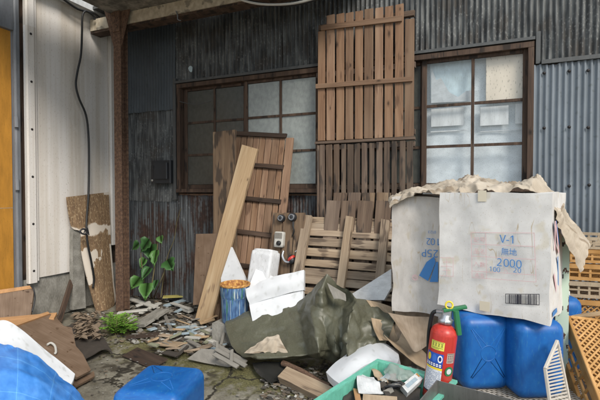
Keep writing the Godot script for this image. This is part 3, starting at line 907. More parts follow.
func window(o: Node3D, x0: float, x1: float, y0: float, y1: float, sashes: Array, bars: Array, label: String) -> void:
	var st := new_st()
	add_box(st, Vector3(x0, y1 - 0.045, -0.09), Vector3(x1, y1, 0.04))
	add_box(st, Vector3(x0, y0, -0.09), Vector3(x1, y0 + 0.04, 0.055))
	for x in [x0, x1 - 0.045]:
		add_box(st, Vector3(x, y0 + 0.041, -0.09), Vector3(x + 0.045, y1 - 0.046, 0.038))
	var w := part(o, "window", done(st), M.dark[0])
	w.set_meta("label", label)
	for s in sashes:
		var a: float = s[0]
		var b: float = s[1]
		var z: float = s[2]
		var lo := y0 + 0.042
		var hi := y1 - 0.047
		var fs := new_st()
		var t := 0.045
		add_box(fs, Vector3(a, lo, z - 0.013), Vector3(a + t, hi, z + 0.013))
		add_box(fs, Vector3(b - t, lo, z - 0.013), Vector3(b, hi, z + 0.013))
		add_box(fs, Vector3(a + t + 0.001, lo, z - 0.012), Vector3(b - t - 0.001, lo + t, z + 0.012))
		add_box(fs, Vector3(a + t + 0.001, hi - t * 0.6, z - 0.012), Vector3(b - t - 0.001, hi, z + 0.012))
		part(w, "sash", done(fs), M.dark[0])
		var mid := (a + b) / 2.0
		part(w, "glazing_bar", box(Vector3(mid - 0.013, lo + t + 0.001, z - 0.010), Vector3(mid + 0.013, hi - t * 0.6 - 0.001, z + 0.012)), M.dark[0])
		for y: float in bars:
			for h in [[a + t + 0.001, mid - 0.014], [mid + 0.014, b - t - 0.001]]:
				part(w, "glazing_bar", box(Vector3(h[0], y - 0.012, z - 0.009), Vector3(h[1], y + 0.012, z + 0.010)), M.dark[0])
		var ys := [lo + t] + [bars[1], bars[0]] + [hi - t * 0.6]
		for i in 3:
			for h in [[a + t - 0.004, mid - 0.01], [mid + 0.01, b - t + 0.004]]:
				var pst := new_st()
				var p0 := Vector3(h[0], ys[i] + 0.004, z - 0.002)
				var p1 := Vector3(h[1], ys[i + 1] - 0.004, z - 0.002)
				var u := Vector2(rng.randf(), rng.randf())
				quad(pst, p0, Vector3(p1.x, p0.y, p0.z), p1, Vector3(p0.x, p1.y, p0.z), u, u + Vector2(0.5, 0), u + Vector2(0.5, 0.5), u + Vector2(0, 0.5))
				part(w, "pane", done(pst), M[s[3]])

# ------------------------------------------------------------------ the wall on the left: prefab store, orange door, steel post
func build_store_wall() -> void:
	var o := thing("prefab_store", "cream prefab store wall with bolted edge strips on a concrete base", "store", Vector3(-4.06, 0, 0.7))
	var rows := []
	for y in [0.435, 0.9, 1.5, 2.1, 2.9, 4.0]:
		var line := []
		for z in [1.20, 1.0, 0.75, 0.5, 0.25]:
			line.append(Vector3(-4.055 + 0.012 * sin(z * 9.0) * (0.6 + 0.4 * sin(y * 2.0)), y, z))
		rows.append(line)
	var st := new_st(true)
	add_patch(st, rows, 6, 0.004, 1.2, 3, 0.03)
	var mesh := done(st)
	part(o, "panel", with_uv(mesh, func(p: Vector3) -> Vector2: return Vector2((1.3 - p.z) / 1.05, (4.0 - p.y) / 3.6)), M.panel)
	var stripz := [[1.16, 1.25, 0.40, 4.0], [0.13, 0.245, 0.66, 4.0]]
	for s in stripz:
		var zc: float = (s[0] + s[1]) / 2.0
		var e := part(o, "edge_strip", box(Vector3(-4.07, s[2], s[0]), Vector3(-4.012, s[3], s[1]), 0.012), M.panel)
		part(o, "edge_bead", box(Vector3(-4.06, s[2] + 0.01, s[0] - 0.028), Vector3(-4.035, s[3], s[0] - 0.002), 0.004), M.panel)
		var y: float = s[2] + 0.12
		while y < 3.3:
			part(e, "bolt_hole", lathe([Vector2(0.012, 0), Vector2(0.011, 0.004), Vector2(0, 0.005)], 10), M.bolt, Transform3D(Basis(Vector3.FORWARD, PI / 2), Vector3(-4.0125, y, zc)) * Transform3D(Basis(Vector3.RIGHT, 0.0), Vector3.ZERO))
			y += 0.46
	# sloping batten at the top
	var b0 := L(60, 0, -4.0)
	var b1 := L(118, 27.5, -4.0)
	var ym := (b0.y + b1.y) / 2.0
	part(o, "top_batten", box(Vector3(-4.04, ym + 0.02, 0.15), Vector3(-3.94, ym + 0.17, 1.6), 0.006), M.white_board)
	part(o, "base_wall", box(Vector3(-4.2, 0.0, 0.1), Vector3(-4.075, 0.43, 1.26), 0.004), M.concrete)
	part(o, "back_panel", box(Vector3(-4.2, 0.432, 0.05), Vector3(-4.10, 4.0, 1.27), 0.004), M.dark[0])
	# cables along the batten
	single("roof_cable", tube(curve([L(62, -2, -3.95), L(78, 9, -3.95), L(95, 14, -3.94), L(104, 24, -3.92), L(112, 31, -3.9), L(119, 35, -3.85)]), 0.012), M.black, "dark cable running under the cream batten to the steel post", "cable")
	single("hanging_cable", tube(curve([L(95, 20, -3.93), L(93.5, 16, -3.93), L(89, 12.5, -3.93), L(85, 11.5, -3.93), L(82.5, 17, -3.94), L(82, 35, -3.96), L(81, 55, -3.98), L(77.5, 72, -4.0), L(76, 85, -4.0), L(79, 98, -4.0), L(86, 115, -4.0), L(88.5, 135, -4.0), L(89, 165, -3.98), L(88.5, 195, -3.93), L(87, 215, -3.88), L(86.5, 230, -3.84), L(88, 245, -3.82), L(91.5, 262, -3.82), L(94, 278, -3.83), L(93, 288, -3.83)]), 0.011), M.black, "black cable hooked over the batten and hanging down the cream panel", "cable")
	var knot := thing("cable_tie", "dark twist of wire tying the hanging cable", "wire", L(85, 232, -3.82))
	part(knot, "loop", tube(curve([L(79, 232, -3.8), L(83, 229, -3.79), L(87.5, 231, -3.78), L(86, 234, -3.79), L(82, 233.5, -3.79), L(80, 231, -3.8)]), 0.009), M.black_box)
	part(knot, "tail", tube(curve([L(84, 233, -3.79), L(87, 227.5, -3.78), L(89, 235, -3.79)]), 0.006), M.black_box)
	var br := thing("wire_bracket", "small shiny bracket with loose wires beside the post top", "bracket", L(113, 16, -3.88))
	part(br, "plate", prism_points([L(109, 8, -3.88), L(112.5, 9.5, -3.88), L(116.5, 17.5, -3.86), L(113, 19, -3.86), L(109.5, 16, -3.88)], Vector3(-0.01, 0, 0)), M.silver)
	for w in [[[104, 3], [107, 14], [105, 24], [108, 33], [116, 36]], [[100, 5], [106, 9], [111, 18], [109, 28], [112, 34]], [[96, 2], [103, 8], [107, 21], [111, 30], [117, 33]]]:
		var pts := []
		for p in w:
			pts.append(L(p[0], p[1], -3.9 + rng.randf_range(-0.02, 0.02)))
		part(br, "wire", tube(curve(pts), 0.004, 6), M.black_box)
	# orange door next to it
	var d := thing("orange_door", "orange sheet door in a grey steel frame", "door", Vector3(-4.06, 0, 2.0))
	part(d, "panel", box(Vector3(-4.09, 0.30, 1.36), Vector3(-4.07, 1.14, 2.8), 0.002), M.orange)
	part(d, "panel", box(Vector3(-4.09, 1.144, 1.36), Vector3(-4.07, 2.80, 2.8), 0.002), M.orange)
	var fs := new_st()
	add_box(fs, Vector3(-4.10, 0.0, 1.295), Vector3(-4.03, 4.0, 1.352), 0.014)
	add_box(fs, Vector3(-4.10, 2.805, 1.353), Vector3(-4.035, 4.0, 2.8), 0.006)
	part(d, "frame", done(fs), M.galv)
	part(d, "sill", box(Vector3(-4.1, 0.0, 1.353), Vector3(-4.03, 0.295, 2.8), 0.006), M.concrete)
	for y in [1.36, 1.95]:
		part(d, "hinge", tube([Vector3(-4.02, y - 0.05, 1.35), Vector3(-4.02, y + 0.05, 1.35)], 0.018, 10), M.galv)
	# rusty steel post
	var p := G(123, 310)
	var post := thing("steel_post", "tall rust brown steel post standing at the yard corner", "post", Vector3(p.x, 0, p.z))
	var h := 3.3
	var ps := new_st()
	add_box(ps, Vector3(p.x - 0.052, 0, p.z - 0.05), Vector3(p.x + 0.052, h, p.z - 0.04), 0.002)
	add_box(ps, Vector3(p.x - 0.052, 0, p.z + 0.04), Vector3(p.x + 0.052, h, p.z + 0.05), 0.002)
	add_box(ps, Vector3(p.x - 0.005, 0, p.z - 0.0395), Vector3(p.x + 0.005, h, p.z + 0.0395), 0.001)
	part(post, "column", with_uv(done(ps), func(q: Vector3) -> Vector2: return Vector2((q.x + q.z) * 1.6, q.y * 0.8)), M.rust)
	var zf := p.z + 0.052
	for s in [-1.0, 1.0]:
		part(post, "gusset", prism_points([Vector3(p.x + s * 0.053, 2.84, zf - 0.01), Vector3(p.x + s * 0.20, 3.3, zf - 0.01), Vector3(p.x + s * 0.053, 3.3, zf - 0.01)], Vector3(0, 0, -0.01)), M.rust)
	part(post, "gusset_plate", box(Vector3(p.x - 0.051, 3.0, zf), Vector3(p.x + 0.051, 3.3, zf + 0.01)), M.rust)

func with_uv(mesh: ArrayMesh, fn: Callable) -> ArrayMesh:      # new texture coordinates from a surface's own place
	var a := mesh.surface_get_arrays(0)
	var v: PackedVector3Array = a[Mesh.ARRAY_VERTEX]
	var uv := PackedVector2Array()
	for p in v:
		uv.append(fn.call(p))
	a[Mesh.ARRAY_TEX_UV] = uv
	var out := ArrayMesh.new()
	out.add_surface_from_arrays(Mesh.PRIMITIVE_TRIANGLES, a)
	return out

func build_canopy() -> void:
	var o := thing("entrance_canopy", "old canopy with a peeling cream edge beam over the corner", "canopy", Vector3(-2.6, 3.05, 0.5))
	var beam := box(Vector3(-4.04, 3.09, 0.43), Vector3(-1.0, 3.215, 0.50), 0.004)
	part(o, "edge_beam", with_uv(beam, func(q: Vector3) -> Vector2: return Vector2(q.x * 0.5, q.y * 2.0 + q.z)), M.cream)
	part(o, "beam_lip", box(Vector3(-4.04, 3.065, 0.36), Vector3(-1.0, 3.088, 0.49), 0.003), M.dark[0])
	var sof := new_st()
	add_box(sof, Vector3(-3.70, 3.217, 0.40), Vector3(-1.0, 3.245, 2.1))
	part(o, "soffit", with_uv(done(sof), func(q: Vector3) -> Vector2: return Vector2(q.x, q.z + q.y) * 0.6), M.soffit)
	part(o, "roof_sheet", box(Vector3(-3.72, 3.30, 0.03), Vector3(-0.95, 3.33, 2.15)), M.iron_old)
	part(o, "roof_sheet", box(Vector3(-4.05, 3.30, 0.03), Vector3(-3.722, 3.33, 0.55)), M.iron_old)
	part(o, "hanger", tube(curve([W(176, 11, 0.53), W(177.5, 15, 0.53), W(178, 19.5, 0.525), W(181, 20.5, 0.52)]), 0.006), M.galv)
	single("overhead_cable", tube(curve([W(226, -6, 0.75), W(245, 1.0, 0.75), W(262, 4.2, 0.75), W(282, 4.4, 0.75), W(300, 2.2, 0.75), W(318, -3, 0.75), W(340, -12, 0.75)]), 0.010), M.chip_white, "pale cable sagging in front of the upper wall", "cable")
	single("overhead_cable", tube(curve([W(222, -8, 0.7), W(240, -1.0, 0.7), W(258, 2.6, 0.7), W(275, 4.9, 0.7), W(292, 5.2, 0.7), W(318, -1, 0.7), W(340, -10, 0.7)]), 0.011), M.black, "black cable sagging in front of the upper wall", "cable")

# ------------------------------------------------------------------ slatted pallets standing against the wall
func build_tall_slats() -> void:
	var z := 0.14
	var fr := Transform3D(Basis(), Vector3(0, 0, z))
	var n := Vector3(0, 0, 1)
	var low := thing("slatted_panel", "weathered grey brown slatted pallet standing under the reddish one", "pallet", Vector3(W(365, 190, z).x, 0, z))
	var e := [[78, 90], [92, 115], [122, 150], [157, 182], [190, 212], [218, 246], [252, 278], [284, 310], [320, 344], [352, 380], [388, 414], [422, 446], [458, 486], [494, 524]]
	for i in e.size():
		var a := W(300 + e[i][0] / 4.615, 143, z)
		var b := W(300 + e[i][1] / 4.615, 143, z)
		var x := (a.x + b.x) / 2.0
		board(low, "slat", Vector3(x, 0.62, z), Vector3(x + rng.randf_range(-0.004, 0.004), 1.745 + rng.randf_range(-0.008, 0.006), z), b.x - a.x, 0.018, n, pick("grey"), 0.003)
	var xa := W(316, 143, z).x
	var xb := W(414.5, 143, z).x
	for y in [1.715, 1.335, 0.95, 0.67]:
		board(low, "rail", Vector3(xa, y, z - 0.035), Vector3(xb, y + 0.005, z - 0.035), 0.045, 0.045, n, pick("grey"), 0.002)
	board(low, "top_rail", Vector3(xa - 0.005, 1.765, z - 0.012), Vector3(xb + 0.003, 1.768, z - 0.012), 0.026, 0.06, n, pick("grey"), 0.002)
	for x in [xa + 0.05, xb - 0.05]:
		board(low, "foot", Vector3(x, 0.0, z - 0.045), Vector3(x, 0.60, z - 0.045), 0.07, 0.05, n, pick("grey"), 0.002)
	var up := thing("slatted_panel", "tall reddish brown slatted pallet with uneven board tops, stood on another", "pallet", Vector3(W(365, 140, z).x, 1.8, z))
	var s := [[318, 325.2, 32], [326.6, 334.6, 16], [336.4, 344.2, 14.7], [345.6, 353.2, 13.7], [355, 362.8, 12], [364.2, 373, 10], [374.8, 382.8, 8.6], [384.6, 392.8, 7.3], [394.8, 403.2, 5.5], [404.6, 414, 20]]
	for i in s.size():
		var a := W(s[i][0], 100, z)
		var b := W(s[i][1], 100, z)
		var x := (a.x + b.x) / 2.0
		board(up, "slat", Vector3(x, 1.785, z), Vector3(x, W(s[i][0], s[i][2], z).y, z), b.x - a.x, 0.018, n, pick("tan"), 0.002)
	for y in [1.83, 2.42]:
		board(up, "rear_rail", Vector3(xa, y, z - 0.034), Vector3(xb, y, z - 0.034), 0.05, 0.046, n, pick("grey"), 0.002)
	var ra := W(318, 21.5, z)
	var rb := W(414, 8.5, z)
	board(up, "rear_rail", Vector3(ra.x, rb.y - 0.03, z - 0.034), Vector3(rb.x, rb.y - 0.03, z - 0.034), 0.05, 0.046, n, pick("grey"), 0.002)
	for q in [[321, 28, 402, 18.5, 0.05], [316, 86.5, 412.5, 79.0, 0.045]]:
		board(up, "cross_batten", W(q[0], q[1], z + 0.02), W(q[2], q[3], z + 0.02), q[4], 0.02, n, M.tan[1], 0.002)

# ------------------------------------------------------------------ door panel, planks, switch board leaning at the window
func build_leaning_boards() -> void:
	var fr := lean_frame(Vector3(-1.73, 0, 0.485), 13.0)
	var n := fr.basis.z
	var o := thing("plank_door", "light brown plank door with dark cross battens leaning on the window", "door", Vector3(-2.05, 0, 0.485))
	var e := [225, 230, 236, 241.5, 247.5, 254, 260, 266, 272.5, 280, 285.5]
	for i in e.size() - 1:
		var ta := on(fr, e[i] + 0.2, 137)
		var tb := on(fr, e[i + 1] - 0.2, 137)
		var x := (ta.x + tb.x) / 2.0
		var top := on(fr, (e[i] + e[i + 1]) / 2.0, 137)
		board(o, "plank", Vector3(x, 0.02, 0.485), Vector3(x, top.y, top.z), tb.x - ta.x - 0.002, 0.016, n, pick("tan"), 0.001)
	var st := on(fr, 290, 138, 0.005)
	board(o, "stile", Vector3(st.x, 0.02, 0.49), st, 0.085, 0.024, n, pick("tan"), 0.002)
	for q in [[227, 133, 286.5, 136], [226, 163, 283.5, 167.5], [225, 196.5, 281, 202], [224, 229.5, 274.5, 236], [223, 262.5, 271, 270]]:
		board(o, "cross_batten", on(fr, q[0], q[1], 0.022), on(fr, q[2], q[3], 0.022), 0.048, 0.024, n, pick("dark"), 0.002)
	# wide weathered plank
	var z := 0.34
	var a := W(213.5, 132, z)
	var b := W(236, 130.5, z)
	var p := thing("weathered_plank", "wide dark weathered plank leaning upright against the plank door", "plank", Vector3((a.x + b.x) / 2.0, 0, z + 0.05))
	board(p, "plank_face", W(226, 330, z + 0.10), Vector3((a.x + b.x) / 2.0, a.y, z), b.x - a.x, 0.028, Vector3(0, 0.05, 1), M.weathered[0], 0.003)
	# pale plank leaning across
	var top := W(250.3, 147, 0.40)
	var bot := G(203, 323) + Vector3(0, 0.008, 0)
	var q2 := thing("pale_plank", "long pale bare plank leaning diagonally in front of the plank door", "plank", bot)
	board(q2, "plank_face", bot, top, 0.175, 0.034, Vector3(0.1, 0.2, 1), M.pale[0], 0.002)
	# short brown board behind it
	var bb := W(209, 234, 0.42)
	var q3 := thing("brown_board", "short plain brown board standing behind the pale plank", "board", Vector3(bb.x, 0, 0.46))
	part(q3, "board_face", prism_points([W(196, 234, 0.42), W(222, 233.5, 0.42), W(219, 303, 0.46), W(193, 305, 0.46)], Vector3(0, 0, -0.02)), M.laminate)
	# electrical board
	var fe := lean_frame(Vector3(-1.55, 0, 0.56), 9.0)
	var eb := thing("switch_board", "brown board carrying an old grey switch and black meters", "switch board", Vector3(-1.62, 0, 0.56))
	for w in [[273, 283.5], [284, 294.5], [295, 305.5]]:
		var ta := on(fe, w[0], 213)
		var tb := on(fe, w[1], 213)
		board(eb, "plank", Vector3((ta.x + tb.x) / 2.0, 0.02, 0.558), (ta + tb) / 2.0, tb.x - ta.x - 0.003, 0.02, fe.basis.z, pick("weathered"), 0.002)
	var sw := new_st()
	var c := on(fe, 279.7, 239.5, 0.03)
	var swx := Transform3D(fe.basis, c)
	var swp := part(eb, "switch_box", rounded_box(Vector3(0.095, 0.145, 0.055), 0.01, 4), M.chip_white, swx)
	part(swp, "knob", lathe([Vector2(0.022, 0), Vector2(0.022, 0.014), Vector2(0.014, 0.02), Vector2(0, 0.021)], 16), M.black, swx * Transform3D(Basis(Vector3.RIGHT, PI / 2), Vector3(0.008, -0.035, 0.028)))
	part(swp, "dial_plate", box(Vector3(-0.036, 0.01, 0.0285), Vector3(0.036, 0.06, 0.032)), M.chip_grey, swx)
	for d in [[282, 218.5, 0.036], [293, 217.5, 0.04]]:
		var m := on(fe, d[0], d[1], 0.012)
		var mp := part(eb, "meter", lathe([Vector2(d[2], 0), Vector2(d[2], 0.03), Vector2(d[2] * 0.8, 0.042), Vector2(0, 0.044)], 20), M.black_box, Transform3D(fe.basis * Basis(Vector3.RIGHT, PI / 2), m))
		part(mp, "rim", lathe([Vector2(d[2] * 0.75, 0.043), Vector2(d[2] * 0.6, 0.049), Vector2(d[2] * 0.45, 0.0442)], 16), M.galv, Transform3D(fe.basis * Basis(Vector3.RIGHT, PI / 2), m))
	part(eb, "lead", tube(curve([on(fe, 293, 221, 0.03), on(fe, 293, 226, 0.035), on(fe, 294, 231, 0.03), on(fe, 292.5, 236, 0.02)]), 0.008), M.black)
	part(eb, "clip", tube(curve([on(fe, 283.5, 251, 0.03), on(fe, 282.5, 256, 0.05), on(fe, 285, 261, 0.06), on(fe, 289, 262, 0.06), on(fe, 293, 259, 0.05)]), 0.011), M.silver)
	part(eb, "plug", lathe([Vector2(0, -0.045), Vector2(0.03, -0.04), Vector2(0.035, 0), Vector2(0.02, 0.035), Vector2(0, 0.04)], 14), M.black_box, Transform3D(fe.basis * Basis(Vector3(0, 0, 1), 0.7), on(fe, 291.5, 259, 0.05)))
	part(eb, "plug_ring", lathe([Vector2(0.036, -0.012), Vector2(0.041, 0), Vector2(0.036, 0.012)], 14), M.red, Transform3D(fe.basis * Basis(Vector3(0, 0, 1), 0.7), on(fe, 291.5, 258.5, 0.05)))
	part(eb, "lead", tube(curve([on(fe, 295, 252, 0.05), on(fe, 298, 250, 0.04), on(fe, 299, 253, 0.05), on(fe, 296, 257, 0.06)]), 0.006), M.silver)

# ------------------------------------------------------------------ the leaning pallets
func build_pallets() -> void:
	var fr := lean_frame(Vector3(-1.489, 0, 0.80), 25.0)
	var n := fr.basis.z
	var o := thing("wooden_pallet", "weathered wooden pallet with horizontal slats leaning in front", "pallet", Vector3(-1.0, 0, 0.80))
	for q in [[308, 216, 289.5, 345, 0.085], [350, 217.5, 331, 350, 0.07], [385.5, 220.5, 368, 345, 0.07]]:
		var a := on(fr, q[0], q[1], 0.03)
		var b := on(fr, q[2], q[3], 0.03)
		b = Vector3(a.x, 0.03, fr.origin.z + 0.03)
		a.x = b.x
		board(o, "stringer", b, a, q[4], 0.055, n, pick("pallet"), 0.004)
	var xl := on(fr, 300, 260).x
	for q in [[218, 224.5], [225.5, 230], [231, 237], [240.5, 247], [250.5, 257], [261, 267.5], [271.5, 278], [279.5, 286], [291, 298], [304, 312]]:
		var c := on(fr, 340, (q[0] + q[1]) / 2.0, -0.013)
		var w := on(fr, 340, q[0]).distance_to(on(fr, 340, q[1])) * 1.22
		board(o, "slat", Vector3(-1.50 + rng.randf_range(-0.02, 0.015), c.y + rng.randf_range(-0.008, 0.008), c.z), Vector3(-0.42, c.y + rng.randf_range(-0.012, 0.012), c.z), w * rng.randf_range(0.85, 1.08), 0.02, n, pick("pallet"), 0.004)
	for x in [-1.36, -1.14, -0.92, -0.7, -0.5]:
		var v0 := fr * Vector3(x + 1.489, 0.12, -0.055)
		var v1 := fr * Vector3(x + 1.489, 1.03, -0.055)
		board(o, "rear_slat", v0, v1, 0.10, 0.02, n, pick("grey"), 0.003)
	# second pallet behind: upright grey boards
	var f2 := lean_frame(Vector3(-1.2, 0, 0.62), 16.0)
	var b2 := thing("wooden_pallet", "grey pallet with upright boards, only its board tops showing behind", "pallet", Vector3(-0.95, 0, 0.62))
	for q in [[326.7, 340.5], [342, 356.5], [358.5, 373.5], [376, 391.5]]:
		var ta := on(f2, q[0], 201)
		var tb := on(f2, q[1], 201)
		board(b2, "board", f2 * Vector3((ta.x + tb.x) / 2.0 + 1.2, 0.02, 0), (ta + tb) / 2.0, tb.x - ta.x, 0.02, f2.basis.z, pick("grey"), 0.003)
	for q in [[334, 347], [348.6, 361], [362.5, 375], [377, 391]]:
		var ta := on(f2, q[0], 193, -0.10)
		var tb := on(f2, q[1], 193, -0.10)
		board(b2, "rear_board", f2 * Vector3((ta.x + tb.x) / 2.0 + 1.2, 0.03, -0.10), (ta + tb) / 2.0, tb.x - ta.x, 0.02, f2.basis.z, pick("weathered") if q[0] > 361 else pick("grey"), 0.003)
	for y in [0.12, 0.6, 1.06]:
		board(b2, "rail", f2 * Vector3(-0.06, y, -0.05), f2 * Vector3(0.62, y, -0.05), 0.07, 0.078, f2.basis.z, pick("grey"), 0.002)

# ------------------------------------------------------------------ white foam, paint can, white board
func foam_slab(px: Array, a: Vector3, b: Vector3, c: Vector3, t: float, called: String, label: String, category: String, m: Material, group := "") -> void:
	single(called, slab(frame3(a, b, c), px, t), m, label, category, group)

func build_foam_and_can() -> void:
	foam_slab([[231, 247], [247, 283], [249, 300], [222, 300], [221, 278]], W(231, 247, 0.56), W(249, 300, 0.64), W(221, 300, 0.64), 0.03, "foam_sheet", "white triangular foam offcut standing behind the blue paint can", "foam", M.foam)
	var f := thing("foam_block", "white moulded foam block with rounded edges among the foam sheets", "foam", G(263, 318))
	var fb := Transform3D(Basis(Vector3.UP, -0.15) * Basis(Vector3.RIGHT, -0.25), D(263, 274, 3.86))
	part(f, "body", rounded_box(Vector3(0.235, 0.42, 0.16), 0.025, 6), M.foam, fb)
	part(f, "top_rim", rounded_box(Vector3(0.20, 0.03, 0.12), 0.012, 4), M.foam, fb * Transform3D(Basis(), Vector3(0, 0.21, 0)))
	single("foam_sheet", patch(pts_of([[[256, 269, 3.78], [270, 275, 3.76], [288, 284, 3.74]], [[251, 281, 3.70], [268, 290, 3.68], [287, 300, 3.66]], [[246, 296, 3.62], [262, 310, 3.58], [284, 322, 3.56]]]), 5, 0.006, 2.0, 511, 0.06), M.foam, "white foam sheet leaning against the foam block", "foam")
	single("foam_sheet", patch(pts_of([[[246, 289, 3.56], [262, 281, 3.54], [278, 276, 3.52], [292, 273, 3.50], [304, 270, 3.48]], [[247, 297, 3.50], [263, 290, 3.47], [280, 284, 3.46], [292, 281, 3.45], [304, 279, 3.44]], [[250, 305, 3.48], [264, 300, 3.46], [279, 296, 3.45], [292, 292, 3.44], [304, 290, 3.43]]]), 7, 0.014, 3.2, 513, 0.05), M.foam, "white rumpled foam sheet lying across the other foam", "foam")
	single("foam_sheet", patch(pts_of([[[249, 303, 3.50], [275, 297, 3.47], [303, 290, 3.44]], [[251, 314, 3.42], [276, 309, 3.39], [303, 303, 3.36]], [[254, 328, 3.36], [278, 326, 3.33], [303, 320, 3.30]]]), 5, 0.004, 2.0, 515, 0.05), M.foam, "lower white foam sheet tucked behind the olive tarp", "foam")
	foam_slab([[391, 269], [391, 288], [384, 300], [350, 300], [347, 297]], D(391, 269, 3.12), D(347, 297, 3.2), D(391, 300, 3.0), 0.02, "white_board", "smooth white board slanting behind the olive tarp and in front of pallet", "board", M.white_board)
	# paint can
	var c := D(235.3, 321.5, 3.64)
	var o := thing("paint_can", "blue steel paint can with drips and a rusty yellow rim", "paint can", c)
	var xf := Transform3D(Basis(Vector3.UP, 0.4).scaled(Vector3(0.82, 0.95, 0.82)), c)
	single("concrete_block", box(Vector3(c.x - 0.16, 0.0, c.z - 0.12), Vector3(c.x + 0.18, c.y - 0.001, c.z + 0.12), 0.008), M.concrete, "rough concrete block under the blue paint can", "block")
	part(o, "body", lathe([Vector2(0.0, 0.0), Vector2(0.125, 0.0), Vector2(0.132, 0.006), Vector2(0.136, 0.02), Vector2(0.142, 0.12), Vector2(0.145, 0.22), Vector2(0.147, 0.235), Vector2(0.151, 0.245), Vector2(0.150, 0.33)], 40), M.pail, xf)
	part(o, "rim", lathe([Vector2(0.150, 0.325), Vector2(0.157, 0.33), Vector2(0.160, 0.340), Vector2(0.155, 0.349), Vector2(0.146, 0.352), Vector2(0.140, 0.345), Vector2(0.139, 0.31), Vector2(0.137, 0.25), Vector2(0.0, 0.24)], 40), M.pail_rim, xf)
	for s in [-1.0, 1.0]:
		part(o, "ear", lathe([Vector2(0.016, 0), Vector2(0.016, 0.006), Vector2(0.0, 0.008)], 10), M.tin, xf * Transform3D(Basis(Vector3(0, 0, 1), -s * PI / 2), Vector3(s * 0.149, 0.29, 0)))

